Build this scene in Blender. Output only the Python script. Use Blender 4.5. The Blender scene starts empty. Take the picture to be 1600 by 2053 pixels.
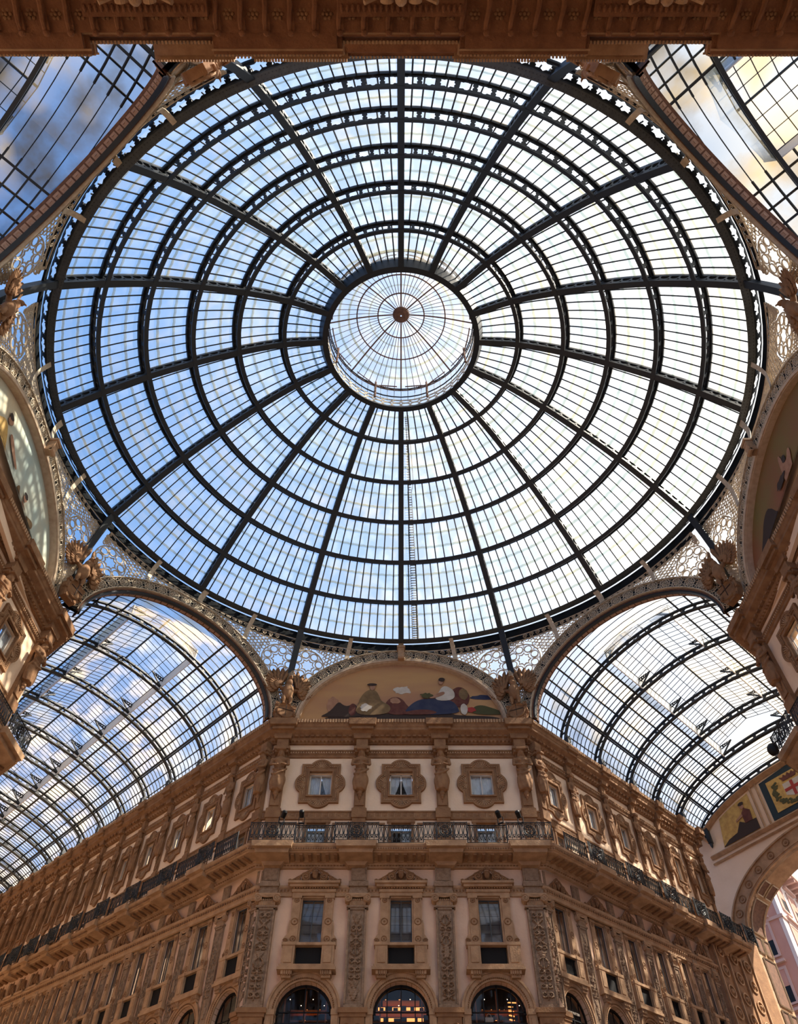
import bpy, math, random
from math import sin, cos, pi, sqrt, atan2, radians
from mathutils import Matrix, Vector
random.seed(7)
C = bpy.context.scene.collection
sc = bpy.context.scene
# ------------------------------------------------------------------ camera, sky, sun, exposure
VX, VA, VZ = 0.0, 17.4, 0.0
CAMP = Vector((0, -19.2, 1.7)); PITCH = 0.98
cam = bpy.data.cameras.new('camera'); cam_o = bpy.data.objects.new('camera', cam); C.objects.link(cam_o)
cam.sensor_fit = 'VERTICAL'; cam.sensor_height = 36.0; cam.lens = 36.0 * 1630.0 / 2053.0
cam.shift_x = -0.002
cam.clip_start = 0.05; cam.clip_end = 600
cam_o.location = CAMP; cam_o.rotation_euler = (pi / 2 + PITCH, 0, 0)
sc.camera = cam_o
sc.view_settings.view_transform = 'Standard'; sc.view_settings.look = 'None'
sc.view_settings.gamma = 1.0; sc.view_settings.use_curve_mapping = False
sc.view_settings.exposure = 0.45
SUN_AZ, SUN_EL, SUN_E = radians(97), radians(50), 9.0        # azimuth clockwise from +Y
SUND = Vector((sin(SUN_AZ) * cos(SUN_EL), cos(SUN_AZ) * cos(SUN_EL), sin(SUN_EL)))
sl = bpy.data.lights.new('sun', 'SUN'); sl.energy = SUN_E; sl.angle = radians(0.6); sl.color = (1, .88, .72)
sun_o = bpy.data.objects.new('sun', sl); C.objects.link(sun_o)
sun_o.rotation_euler = SUND.to_track_quat('Z', 'Y').to_euler()
SKY_STRENGTH = 1.0
w = bpy.data.worlds.new('sky'); sc.world = w; w.use_nodes = True
nt = w.node_tree; nt.nodes.clear()
def wn(t, **k):
    n = nt.nodes.new(t)
    for a, b in k.items(): setattr(n, a, b)
    return n
out = wn('ShaderNodeOutputWorld'); bg = wn('ShaderNodeBackground'); tc = wn('ShaderNodeTexCoord')
dot = wn('ShaderNodeVectorMath', operation='DOT_PRODUCT'); dot.inputs[1].default_value = Vector((1, -.05, .25)).normalized()
nrm = wn('ShaderNodeVectorMath', operation='NORMALIZE')
ramp = wn('ShaderNodeValToRGB')
ramp.color_ramp.elements[0].position = 0.22; ramp.color_ramp.elements[0].color = (.11, .26, .60, 1)
ramp.color_ramp.elements[1].position = 0.78; ramp.color_ramp.elements[1].color = (1.05, 1.04, 1.02, 1)
e = ramp.color_ramp.elements.new(.42); e.color = (.175, .35, .69, 1)
e = ramp.color_ramp.elements.new(.54); e.color = (.30, .48, .80, 1)
e = ramp.color_ramp.elements.new(.66); e.color = (.64, .74, .93, 1)
noi = wn('ShaderNodeTexNoise'); noi.inputs['Scale'].default_value = 2.2; noi.inputs['Detail'].default_value = 5
cr = wn('ShaderNodeValToRGB'); cr.color_ramp.elements[0].position = .48; cr.color_ramp.elements[1].position = .72
cr.color_ramp.elements[0].color = (0, 0, 0, 1); cr.color_ramp.elements[1].color = (.25, .25, .25, 1)
ma = wn('ShaderNodeMath', operation='MULTIPLY_ADD'); ma.inputs[1].default_value = .5; ma.inputs[2].default_value = .5
mix = wn('ShaderNodeMixRGB'); mix.inputs[2].default_value = (.9, .94, 1.0, 1)
L = nt.links.new
L(tc.outputs['Generated'], nrm.inputs[0]); L(nrm.outputs[0], dot.inputs[0]); L(dot.outputs['Value'], ma.inputs[0])
L(ma.outputs[0], ramp.inputs[0]); L(tc.outputs['Generated'], noi.inputs['Vector']); L(noi.outputs['Fac'], cr.inputs[0])
L(cr.outputs[0], mix.inputs[0]); L(ramp.outputs[0], mix.inputs[1]); L(mix.outputs[0], bg.inputs[0]); L(bg.outputs[0], out.inputs[0])
bg.inputs[1].default_value = SKY_STRENGTH
sc.cycles.max_bounces = 10; sc.cycles.diffuse_bounces = 4; sc.cycles.transparent_max_bounces = 24
sc.cycles.use_denoising = True
sc.cycles.sample_clamp_indirect = 6

# ------------------------------------------------------------------ materials
MAT = {}
def mat(name, col, rough=.8, col2=None, scale=3.0, metal=0.0, bump=0.0, bscale=20, stretch=None, lo=.35, hi=.7, spec=.3):
    m = bpy.data.materials.new(name); m.use_nodes = True; t = m.node_tree; p = t.nodes['Principled BSDF']
    p.inputs['Roughness'].default_value = rough; p.inputs['Metallic'].default_value = metal
    p.inputs['Specular IOR Level'].default_value = spec
    p.inputs['Base Color'].default_value = (*col, 1)
    tcn = t.nodes.new('ShaderNodeNewGeometry')
    vec = tcn.outputs['Position']
    if stretch:
        mp = t.nodes.new('ShaderNodeMapping'); mp.inputs['Scale'].default_value = stretch
        t.links.new(vec, mp.inputs[0]); vec = mp.outputs[0]
    if col2:
        n = t.nodes.new('ShaderNodeTexNoise'); n.inputs['Scale'].default_value = scale; n.inputs['Detail'].default_value = 6
        r = t.nodes.new('ShaderNodeValToRGB'); r.color_ramp.elements[0].color = (*col, 1); r.color_ramp.elements[1].color = (*col2, 1)
        r.color_ramp.elements[0].position = lo; r.color_ramp.elements[1].position = hi
        t.links.new(vec, n.inputs['Vector']); t.links.new(n.outputs['Fac'], r.inputs[0]); t.links.new(r.outputs[0], p.inputs['Base Color'])
    if bump:
        n = t.nodes.new('ShaderNodeTexNoise'); n.inputs['Scale'].default_value = bscale; n.inputs['Detail'].default_value = 4
        b = t.nodes.new('ShaderNodeBump'); b.inputs['Strength'].default_value = bump; b.inputs['Distance'].default_value = .05
        t.links.new(vec, n.inputs['Vector']); t.links.new(n.outputs['Fac'], b.inputs['Height']); t.links.new(b.outputs[0], p.inputs['Normal'])
    MAT[name] = m; return m
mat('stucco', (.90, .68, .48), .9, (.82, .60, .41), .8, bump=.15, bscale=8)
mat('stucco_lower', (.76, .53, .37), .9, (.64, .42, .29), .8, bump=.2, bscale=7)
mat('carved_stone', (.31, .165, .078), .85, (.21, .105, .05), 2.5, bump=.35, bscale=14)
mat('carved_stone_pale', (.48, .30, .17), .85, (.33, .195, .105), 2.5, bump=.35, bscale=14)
mat('relief_stone', (.34, .235, .155), .9, (.22, .14, .085), 6, bump=.6, bscale=16)
mat('iron', (.022, .026, .03), .5, spec=.35)
mat('iron_grey', (.075, .085, .09), .55, (.055, .062, .068), 5)
mat('cream_iron', (.62, .52, .38), .7, (.46, .37, .26), 5)
mat('pale_moulding', (.58, .44, .31), .8, (.46, .33, .22), 4)
mat('cornice_dim', (.25, .11, .05), .85, (.17, .07, .032), 2.5, bump=.5, bscale=14)  # carved stone darkened: the dim warm light on the rear cornices, put into colour
mat('bar_iron', (.03, .035, .04), .6)
mat('pale_fascia', (.75, .74, .70), .7)
mat('tile_brown', (.20, .10, .06), .8, (.12, .06, .04), 6)
mat('tile_light', (.42, .27, .19), .8)
mat('window_wood', (.30, .25, .20), .6)
mat('white_frame', (.62, .58, .52), .6)
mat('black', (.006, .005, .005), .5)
mat('curtain', (.72, .72, .70), .9, (.50, .52, .54), 9, stretch=(6, 6, .4))
mat('awning', (.008, .007, .007), .8)
mat('red', (.35, .04, .03), .7); mat('gold', (.62, .40, .12), .7, (.45, .27, .08), 4); mat('navy', (.02, .035, .045), .7)
mat('olive', (.08, .075, .03), .8); mat('skin_paint', (.42, .23, .14), .8, (.30, .15, .09), 3); mat('blue_paint', (.028, .035, .075), .8, (.05, .055, .09), 2)
mat('white_paint', (.5, .44, .36), .8, (.62, .56, .48), 3); mat('dark_paint', (.05, .032, .025), .8); mat('maroon', (.10, .03, .025), .8, (.16, .06, .04), 3); mat('ochre_paint', (.16, .10, .045), .8, (.24, .15, .07), 3)
mat('painted_sky_dusk', (.52, .30, .13), .8, (.36, .17, .11), .45, stretch=(.3, 1, 1.2))
mat('painted_sky_pale', (.42, .52, .48), .8, (.62, .52, .34), .35)
mat('painted_sky_green', (.20, .15, .05), .8, (.26, .10, .05), .35)
mat('house_pink', (.50, .26, .20), .9, (.44, .22, .17), 1); mat('house_white', (.62, .52, .48), .9); mat('house_trim', (.50, .33, .28), .9)
mat('paving', (.20, .15, .12), .8, (.14, .11, .09), .5)
mat('dark_plate', (.018, .02, .022), .95, spec=0)
mat('wood_shelf', (.25, .09, .04), .6)
def glassmat(name, tint, dirt, base, amp, scale, stretch, c1, c2):
    m = bpy.data.materials.new(name); m.use_nodes = True; t = m.node_tree; t.nodes.clear()
    o = t.nodes.new('ShaderNodeOutputMaterial'); tr = t.nodes.new('ShaderNodeBsdfTransparent'); tl = t.nodes.new('ShaderNodeBsdfTranslucent')
    tr.inputs[0].default_value = (*tint, 1)
    g = t.nodes.new('ShaderNodeNewGeometry'); mp = t.nodes.new('ShaderNodeMapping'); mp.inputs['Scale'].default_value = stretch
    n = t.nodes.new('ShaderNodeTexNoise'); n.inputs['Scale'].default_value = scale; n.inputs['Detail'].default_value = 5
    r = t.nodes.new('ShaderNodeMapRange'); r.inputs['From Min'].default_value = .42; r.inputs['From Max'].default_value = .72
    r.inputs['To Min'].default_value = base; r.inputs['To Max'].default_value = base + amp
    n2 = t.nodes.new('ShaderNodeTexNoise'); n2.inputs['Scale'].default_value = scale * .4
    cr = t.nodes.new('ShaderNodeValToRGB'); cr.color_ramp.elements[0].color = (*c1, 1); cr.color_ramp.elements[1].color = (*c2, 1)
    cr.color_ramp.elements[0].position = .4; cr.color_ramp.elements[1].position = .62
    gl = t.nodes.new('ShaderNodeBsdfGlossy'); gl.inputs['Roughness'].default_value = .15
    mx = t.nodes.new('ShaderNodeMixShader'); mx2 = t.nodes.new('ShaderNodeMixShader'); mx2.inputs[0].default_value = .025
    k = t.links.new
    k(g.outputs['Position'], mp.inputs[0]); k(mp.outputs[0], n.inputs['Vector']); k(mp.outputs[0], n2.inputs['Vector'])
    k(n.outputs['Fac'], r.inputs['Value']); k(r.outputs[0], mx.inputs[0]); k(n2.outputs['Fac'], cr.inputs[0]); k(cr.outputs[0], tl.inputs[0])
    k(tr.outputs[0], mx.inputs[1]); k(tl.outputs[0], mx.inputs[2]); k(mx.outputs[0], mx2.inputs[1]); k(gl.outputs[0], mx2.inputs[2]); k(mx2.outputs[0], o.inputs[0])
    MAT[name] = m
glassmat('roof_glass', (.93, .96, .985), .1, .05, .22, 1.1, (1, 1, .5), (.80, .84, .88), (.80, .66, .42))
glassmat('pane_lap', (.62, .68, .68), .1, .20, .2, 1.1, (1, 1, .5), (.50, .53, .50), (.62, .56, .42))
glassmat('vault_glass', (.90, .93, .97), .1, .12, .78, .62, (1, 1, .35), (.34, .36, .38), (.64, .50, .30))
glassmat('dirty_glass', (.66, .74, .85), .1, .22, .85, .42, (1, 1, .35), (.035, .036, .04), (.48, .38, .22))
def plainglass(name, tint, rough, f):
    m = bpy.data.materials.new(name); m.use_nodes = True; t = m.node_tree; t.nodes.clear()
    o = t.nodes.new('ShaderNodeOutputMaterial'); tr = t.nodes.new('ShaderNodeBsdfTransparent'); tr.inputs[0].default_value = (*tint, 1)
    gl = t.nodes.new('ShaderNodeBsdfGlossy'); gl.inputs['Roughness'].default_value = rough; mx = t.nodes.new('ShaderNodeMixShader'); mx.inputs[0].default_value = f
    t.links.new(tr.outputs[0], mx.inputs[1]); t.links.new(gl.outputs[0], mx.inputs[2]); t.links.new(mx.outputs[0], o.inputs[0]); MAT[name] = m
plainglass('window_glass', (.85, .88, .9), .03, .07)
plainglass('shop_glass', (.85, .82, .8), .03, .035)
plainglass('arm_window_glass', (.7, .72, .74), .04, .42)
def emit(name, col, s):
    m = bpy.data.materials.new(name); m.use_nodes = True; t = m.node_tree; t.nodes.clear()
    o = t.nodes.new('ShaderNodeOutputMaterial'); em = t.nodes.new('ShaderNodeEmission'); em.inputs[0].default_value = (*col, 1); em.inputs[1].default_value = s
    t.links.new(em.outputs[0], o.inputs[0]); MAT[name] = m
emit('lamp_warm', (1, .45, .16), 6.0); emit('lamp_spot', (1, .75, .45), 12.0); emit('shop_glow', (1, .36, .10), 1.6)

# ------------------------------------------------------------------ mesh helpers
class MB:
    def __init__(s): s.v = []; s.f = []
    def p(s, *pts):
        i = len(s.v); s.v += [tuple(q) for q in pts]; return i
    def face(s, *pts):
        i = s.p(*pts); s.f.append(tuple(range(i, i + len(pts))))
    def box(s, x0, x1, y0, y1, z0, z1):
        i = s.p((x0, y0, z0), (x1, y0, z0), (x1, y1, z0), (x0, y1, z0), (x0, y0, z1), (x1, y0, z1), (x1, y1, z1), (x0, y1, z1))
        for q in ((3, 2, 1, 0), (4, 5, 6, 7), (0, 1, 5, 4), (1, 2, 6, 5), (2, 3, 7, 6), (3, 0, 4, 7)): s.f.append(tuple(i + k for k in q))
        return s
    def prism(s, poly, y0, y1):                    # outline in x,z pushed along y
        n = len(poly); i = s.p(*[(x, y0, z) for x, z in poly]); j = s.p(*[(x, y1, z) for x, z in poly])
        s.f.append(tuple(i + k for k in range(n))); s.f.append(tuple(j + n - 1 - k for k in range(n)))
        for k in range(n): s.f.append((i + (k + 1) % n, i + k, j + k, j + (k + 1) % n))
        return s
    def grid(s, pts, closeu=False, closev=False):
        nu = len(pts); nv = len(pts[0]); i = s.p(*[q for r in pts for q in r])
        for a in range(nu if closeu else nu - 1):
            for b in range(nv if closev else nv - 1):
                a2 = (a + 1) % nu; b2 = (b + 1) % nv
                s.f.append((i + a * nv + b, i + a2 * nv + b, i + a2 * nv + b2, i + a * nv + b2))
        return s
    def tube(s, pts, r, n=4, closed=False, r2=None):
        P = [Vector(q) for q in pts]; m = len(P); rows = []; ref = None
        for k in range(m):
            if closed: t = P[(k + 1) % m] - P[k - 1]
            else: t = P[min(k + 1, m - 1)] - P[max(k - 1, 0)]
            if t.length < 1e-9: t = Vector((0, 0, 1))
            t.normalize()
            if ref is None:
                ref = t.orthogonal().normalized()
            ref = (ref - t * ref.dot(t))
            if ref.length < 1e-6: ref = t.orthogonal()
            ref.normalize(); b = t.cross(ref)
            rr = r if r2 is None else r + (r2 - r) * k / (m - 1)
            rows.append([P[k] + (ref * cos(2 * pi * (q + .5) / n) + b * sin(2 * pi * (q + .5) / n)) * rr for q in range(n)])
        s.grid(rows, closed, True)
        if not closed:
            s.face(*rows[0]); s.face(*reversed(rows[-1]))
        return s
    def beam(s, p, q, w, h, up=(0, 0, 1)):
        p = Vector(p); q = Vector(q); t = (q - p).normalized(); a = t.cross(Vector(up)).normalized() * (w / 2); b = a.cross(t).normalized() * (h / 2)
        i = s.p(*[x + c1 * a + c2 * b for x in (p, q) for c1, c2 in ((-1, -1), (1, -1), (1, 1), (-1, 1))])
        for qd in ((0, 1, 2, 3), (7, 6, 5, 4), (0, 4, 5, 1), (1, 5, 6, 2), (2, 6, 7, 3), (3, 7, 4, 0)): s.f.append(tuple(i + k for k in qd))
        return s
    def blade(s, p, q, w, th, nrm=(0, 1, 0)):       # feather: long flat leaf from p to q
        p = Vector(p); q = Vector(q); t = (q - p); N_ = Vector(nrm); b = t.normalized().cross(N_).normalized(); rows = []
        for f, k in ((0, .55), (.35, .95), (.7, 1.0), (.9, .75), (1.0, .2)):
            c = p + t * f; rows.append([c - b * w * k, c - N_ * th, c + b * w * k, c + N_ * th * .4])
        s.grid(rows, False, True); s.face(*rows[0]); s.face(*reversed(rows[-1])); return s
    def ball(s, c, rx, ry, rz, nu=8, nv=6, M=None):
        rows = []
        for a in range(nv + 1):
            ph = pi * a / nv; rows.append([])
            for b in range(nu):
                th = 2 * pi * b / nu; q = Vector((rx * sin(ph) * cos(th), ry * sin(ph) * sin(th), rz * cos(ph)))
                if M: q = M @ q
                rows[-1].append(q + Vector(c))
        return s.grid(rows, False, True)
    def lathe(s, prof, c=(0, 0, 0), n=12, sx=1, sy=1):
        return s.grid([[(c[0] + r * cos(2 * pi * k / n) * sx, c[1] + r * sin(2 * pi * k / n) * sy, c[2] + z) for k in range(n)] for r, z in prof], False, True)
    def cellsheet(s, f, u0, u1, v0, v1, hole):     # rectangle with a shaped hole, mapped by f(u, v)
        inn = []; outp = []
        for hx, hy in hole:
            dx, dy = hx - .5, hy - .5; k = .5 / max(abs(dx), abs(dy)); ox, oy = .5 + dx * k, .5 + dy * k
            inn.append(f(u0 + (u1 - u0) * hx, v0 + (v1 - v0) * hy)); outp.append(f(u0 + (u1 - u0) * ox, v0 + (v1 - v0) * oy))
        n = len(inn); i = s.p(*inn); j = s.p(*outp)
        for k in range(n): s.f.append((i + k, i + (k + 1) % n, j + (k + 1) % n, j + k))
        return s
    def xf(s, M):
        s.v = [tuple(M @ Vector(q)) for q in s.v]; return s
    def add(s, o, M=None):
        i = len(s.v); s.v += [tuple(M @ Vector(q)) if M else q for q in o.v]; s.f += [tuple(i + k for k in f) for f in o.f]; return s
    def mesh(s, name, m, smooth=False):
        me = bpy.data.meshes.new(name); me.from_pydata(s.v, [], s.f)
        me.materials.append(MAT[m]); 
        if smooth: me.polygons.foreach_set('use_smooth', [True] * len(me.polygons))
        me.update(); return me
    def build(s, name, m, parent=None, smooth=False, solid=0):
        return link(name, s.mesh(name, m, smooth), parent, solid)
def link(name, me, parent=None, solid=0):
    o = bpy.data.objects.new(name, me); C.objects.link(o)
    if parent: o.parent = parent
    if solid:
        md = o.modifiers.new('thickness', 'SOLIDIFY'); md.thickness = solid; md.offset = 0
    return o
STAR = [(.06, .5), (.15, .64), (.13, .82), (.35, .79), (.5, .97), (.65, .79), (.87, .82), (.85, .64), (.94, .5), (.85, .36), (.87, .18), (.65, .21), (.5, .03), (.35, .21), (.13, .18), (.15, .36)]
OVAL = [(.5 + .42 * cos(2 * pi * k / 12), .5 + .36 * sin(2 * pi * k / 12)) for k in range(12)][::-1]
def tag(o, label, cat=None, group=None, kind=None):
    o['label'] = label
    if cat: o['category'] = cat
    if group: o['group'] = group
    if kind: o['kind'] = kind
    return o
def empty(name, M=None, loc=None):
    o = bpy.data.objects.new(name, None); C.objects.link(o); o.empty_display_size = .3
    if M is not None: o.matrix_world = M
    if loc is not None: o.location = loc
    return o
def copy_tree(o, M, parent=None):
    c = o.copy(); C.objects.link(c)
    if parent: c.parent = parent
    else: c.matrix_world = M
    for ch in kids.get(o.name, []): copy_tree(ch, None, c)
    return c
kids = {}
def reg(root):                                   # remember a finished prototype's children for copying
    def rec(o, allo):
        kids[o.name] = [c for c in allo if c.parent == o]
        for c in kids[o.name]: rec(c, allo)
    rec(root, list(C.objects))
    return root
ORD = ['first', 'second', 'third', 'fourth', 'fifth', 'sixth', 'seventh', 'eighth', 'ninth', 'tenth', 'eleventh', 'twelfth', 'thirteenth', 'fourteenth', 'fifteenth', 'sixteenth', 'seventeenth', 'eighteenth']
MIR = Matrix.Scale(-1, 4, (1, 0, 0))
# ------------------------------------------------------------------ the glass dome
DR = [17.13, 15.49, 13.58, 11.49, 9.29, 6.89, 4.57]
DZ = [40.41, 42.06, 43.78, 45.43, 46.88, 48.15, 49.05]
DY = [.25, .05, -.12, -.2, -.25, -.22, 0]
def cat(a, k):
    n = len(a); i = int(math.floor(k)); i = max(0, min(n - 2, i)); t = k - i
    p1, p2 = a[i], a[i + 1]; p0 = a[i - 1] if i > 0 else 2 * p1 - p2; p3 = a[i + 2] if i + 2 < n else 2 * p2 - p1
    if t < 0 or t > 1: return p1 + (p2 - p1) * t
    return .5 * ((2 * p1) + (-p0 + p2) * t + (2 * p0 - 5 * p1 + 4 * p2 - p3) * t * t + (-p0 + 3 * p1 - 3 * p2 + p3) * t ** 3)
def DP(k, az, d=0.0):
    R = cat(DR, k); s = R / 12.4
    rr = R * (1 + s * (-.035 * cos(2 * az) + .002 * cos(4 * az))); a = az + s * (.001 * sin(2 * az) - .004 * sin(4 * az))
    P = Vector((rr * sin(a), rr * cos(a) + cat(DY, k), cat(DZ, k)))
    if d:
        sl = (cat(DZ, k + .2) - cat(DZ, k - .2)) / max(1e-3, (cat(DR, k - .2) - cat(DR, k + .2)))
        n = Vector((sl * sin(a), sl * cos(a), 1)).normalized(); P += n * d
    return P
DD = .68
dome = tag(empty('glass_dome', loc=(0, 0, 40)), 'great round iron and glass dome over the octagon', 'dome')
def dchild(mb, name, m, smooth=False, solid=0, parent=None):
    o = mb.build(name, m, None, smooth, solid); o.parent = parent or dome
    o.matrix_parent_inverse = Matrix.Translation((0, 0, -40)) if not parent else Matrix.Identity(4)
    return o
PAN = [12, 11, 9, 8, 6, 5]
step = pi / 8
for sct in range(16):
    a0 = (sct) * step; a1 = a0 + step
    # glass panes of one sector
    g = MB(); K = [-.06] + [i * .25 for i in range(0, 25)]
    g.grid([[DP(k, a0 + step * j / 8, DD) for j in range(9)] for k in K])
    dchild(g, 'glass_panel', 'roof_glass', True)
    b = MB(); lp = MB()
    for r in range(6):
        n = PAN[r]; k0 = r if r else -.06
        for j in range(1, n):
            az = a0 + step * j / n
            # bars keep an even spacing on their own row
            b.tube([DP(k0 + (r + 1 - k0) * q / 4, az, DD - .03) for q in range(5)], .041, 4)
        for q in (1, 2):
            kk = r + q / 3
            rows = []
            for j in range(n * 2 + 1):
                az = a0 + step * j / (n * 2); wob = .006 if j % 2 else -.006
                rows.append([DP(kk + wob, az, DD + .03), DP(kk + .055 + wob, az, DD + .03)])
            lp.grid(rows)
    dchild(b, 'glazing_bars', 'bar_iron'); dchild(lp, 'pane_laps', 'pane_lap', solid=.01)
    # rib at a0
    rb = MB(); KK = [i * .25 for i in range(25)]
    def F(k, off, d, az=a0):
        P = DP(k, az, d); R = Vector((cos(az), -sin(az), 0)); return P + R * off
    hw = .155
    for lo, hi, wd in ((-.04, .05, .17), (DD - .14, DD + .08, .13)):
        rb.grid([[F(k, -wd, lo), F(k, wd, lo), F(k, wd, hi), F(k, -wd, hi)] for k in KK], False, True)
    rib = dchild(rb, 'rib', 'iron')
    wb = MB()
    for off in (-.11, .11):
        for r in range(6):
            wb.grid([[F(k, off, 0), F(k, off, DD * .3)] for k in (r, r + .33, r + .66, r + 1)])
            for q in range(5):
                wb.cellsheet(lambda u, v: F(u, off, v), r + q / 5, r + (q + 1) / 5, DD * .3, DD, OVAL)
    o = wb.build('pierced_web', 'iron', rib, False, .02)
# hoops
def hoop(k, d, n, wi, mname='iron', wide=.10, name='hoop_truss'):
    h = MB(); N = 96
    for lo, hi, wd in ((-.05, .05, wide), (d - .08, d + .06, wide + .02)):
        h.grid([[DP(k - wd / 2.2, 2 * pi * j / N, lo), DP(k + wd / 2.2, 2 * pi * j / N, lo), DP(k + wd / 2.2, 2 * pi * j / N, hi), DP(k - wd / 2.2, 2 * pi * j / N, hi)] for j in range(N)], True, True)
    o = dchild(h, name, mname)
    wb = MB()
    for sct in range(16):
        for q in range(n):
            wb.cellsheet(lambda u, v: DP(k, u, v), step * (sct + q / n), step * (sct + (q + 1) / n), .04, d - .06, STAR)
    wb.build('star_pierced_web', mname, o, False, .05)
    return o
for k, n in ((1, 7), (2, 6), (3, 6), (4, 5), (5, 4)): hoop(k, DD, n, .2)
rg = MB(); N = 128
rg.grid([[DP(0, 2 * pi * j / N, -.06) + Vector((-sin(2 * pi * j / N), -cos(2 * pi * j / N), 0)) * .04, DP(0, 2 * pi * j / N, -.06) + Vector((sin(2 * pi * j / N), cos(2 * pi * j / N), 0)) * .34,
          DP(0, 2 * pi * j / N, .06) + Vector((sin(2 * pi * j / N), cos(2 * pi * j / N), 0)) * .34, DP(0, 2 * pi * j / N, .06) + Vector((-sin(2 * pi * j / N), -cos(2 * pi * j / N), 0)) * .04] for j in range(N)], True, True)
ring = dchild(rg, 'ring_beam', 'iron_grey')
rv = MB()
for j in range(640):
    a = 2 * pi * j / 640
    for rr in (.06, .25): 
        P = DP(0, a, -.075) + Vector((sin(a), cos(a), 0)) * rr; rv.box(P.x - .016, P.x + .016, P.y - .016, P.y + .016, P.z - .02, P.z + .02)
rv.build('rivets', 'bar_iron', ring)
wb = MB()
for q in range(16 * 7):
    wb.cellsheet(lambda u, v: DP(0, u, DD * v) + Vector((sin(u), cos(u), 0)) * (.34 - .05 * v), 2 * pi * q / 112, 2 * pi * (q + 1) / 112, .02, .98, STAR)
wb.build('star_pierced_web', 'iron', ring, False, .05)
def skirt(a, t):     # point on the dark wall plate that carries the dome, t 0 top .. 1 bottom
    P = DP(0, a, 0); n = Vector((sin(a), cos(a), 0)); return P + n * (.84 - .08 * t) + Vector((0, 0, .34 - 1.05 * t))
sk = MB(); sk.grid([[skirt(2 * pi * j / N, t) for t in (0, .3, .62)] for j in range(N)], True)
dchild(sk, 'wall_plate', 'dark_plate', solid=.1)
# oculus, lantern drum and cupola
oc = MB()
oc.grid([[DP(6, 2 * pi * j / 96, -.1) + Vector((sin(2 * pi * j / 96), cos(2 * pi * j / 96), 0)) * q for q, in ((-.12,), (.22,))] + [DP(6, 2 * pi * j / 96, DD + .05) + Vector((sin(2 * pi * j / 96), cos(2 * pi * j / 96), 0)) * q for q in (.2, -.12)] for j in range(96)], True, True)
ocu = dchild(oc, 'oculus_ring', 'iron')
def cyl(r, z, a): return Vector((r * sin(a), r * cos(a) , z))
lant = tag(empty('lantern_cupola', loc=(0, 0, 49.6)), 'small glazed lantern cupola crowning the dome oculus', 'cupola')
def lchild(mb, name, m, **k):
    o = mb.build(name, m, None, **k); o.parent = lant; o.matrix_parent_inverse = Matrix.Translation((0, 0, -49.6)); return o
pp = MB()
for q in range(48):
    pp.cellsheet(lambda u, v: cyl(4.62, v, u), 2 * pi * q / 48, 2 * pi * (q + 1) / 48, 49.55, 50.05, OVAL)
    pp.cellsheet(lambda u, v: cyl(4.62, v, u), 2 * pi * q / 48, 2 * pi * (q + 1) / 48, 50.05, 50.5, OVAL)
lchild(pp, 'pierced_parapet', 'cream_iron', solid=.03)
lr = MB()
for r, z in ((4.66, 50.52), (4.62, 50.95), (4.66, 52.25)): lr.tube([cyl(r, z, 2 * pi * j / 48) for j in range(48)], .045, 6, True)
for j in range(64): lr.tube([cyl(4.72, 50.5, 2 * pi * j / 64), cyl(4.72, 52.25, 2 * pi * j / 64)], .018, 4)
lchild(lr, 'drum_frame', 'bar_iron')
for j in range(8):
    a = 2 * pi * (j + .5) / 8; cm = MB(); cm.tube([cyl(4.45, 50.0, a), cyl(4.45, 52.2, a)], .07, 6)
    for s in (-1, 1):
        cm.tube([cyl(4.45, 51.45 + .75 * sin(q / 6 * pi / 2), a + s * (.33 * (1 - cos(q / 6 * pi / 2)))) for q in range(7)], .04, 4)
        for q in range(3): 
            cc = cyl(4.45, 51.95 - .12 * q, a + s * (.05 + .045 * (2 - q))); cm.tube([cc + Vector((cos(a) * cos(w2), -sin(a) * cos(w2), sin(w2))) * (.1 - .015 * q) for w2 in [2 * pi * h / 8 for h in range(8)]], .018, 3, True)
    lchild(cm, 'arcade_column', 'tile_brown')
CR = [4.75, 2.9, 1.53, .42]; CZ = [52.3, 53.25, 53.7, 53.9]
def cup(k, a): return cyl(cat(CR, k), cat(CZ, k), a)
g = MB(); g.grid([[cup(k / 4, 2 * pi * j / 64) for k in range(13)] for j in range(64)], True); lchild(g, 'cupola_glass', 'roof_glass', smooth=True)
g = MB(); g.grid([[cyl(4.74, z, 2 * pi * j / 64) for z in (50.5, 52.3)] for j in range(64)], True); lchild(g, 'drum_glass', 'roof_glass', smooth=True)
cf = MB()
for j in range(64):
    a = 2 * pi * j / 64; cf.tube([cup(k / 3, a) - Vector((0, 0, .05)) for k in range(10 if j % 2 == 0 else 7)], .02 if j % 8 else .05, 4)
for k in (0, 1, 2): cf.tube([cup(k, 2 * pi * j / 64) - Vector((0, 0, .06)) for j in range(64)], .045, 6, True)
lchild(cf, 'cupola_bars', 'tile_brown')
lp = MB()
for k in (.33, .66, 1.5):
    lp.grid([[cup(k, 2 * pi * j / 64), cup(k + .07, 2 * pi * j / 64)] for j in range(64)], True)
lchild(lp, 'pane_laps', 'pane_lap', solid=.01)
bs = MB(); bs.lathe([(.05, -.22), (.3, -.2), (.5, -.12), (.56, 0), (.4, .05)], (0, 0, 53.85), 24); lchild(bs, 'crown_boss', 'tile_brown')
# ladder beside the front rib
ld = MB(); az0 = .045
for az in (az0, az0 + .024): ld.tube([DP(k / 4, az * (1 if k < 16 else 1.25), DD + .22) for k in range(0, 24)], .022, 4)
for q in range(92):
    k = q / 16
    ld.beam(DP(k, az0, DD + .22), DP(k, az0 + .024, DD + .22), .05, .05)
tag(ld.build('maintenance_ladder', 'bar_iron'), 'thin maintenance ladder lying on the glass beside the front rib', 'ladder')

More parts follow.
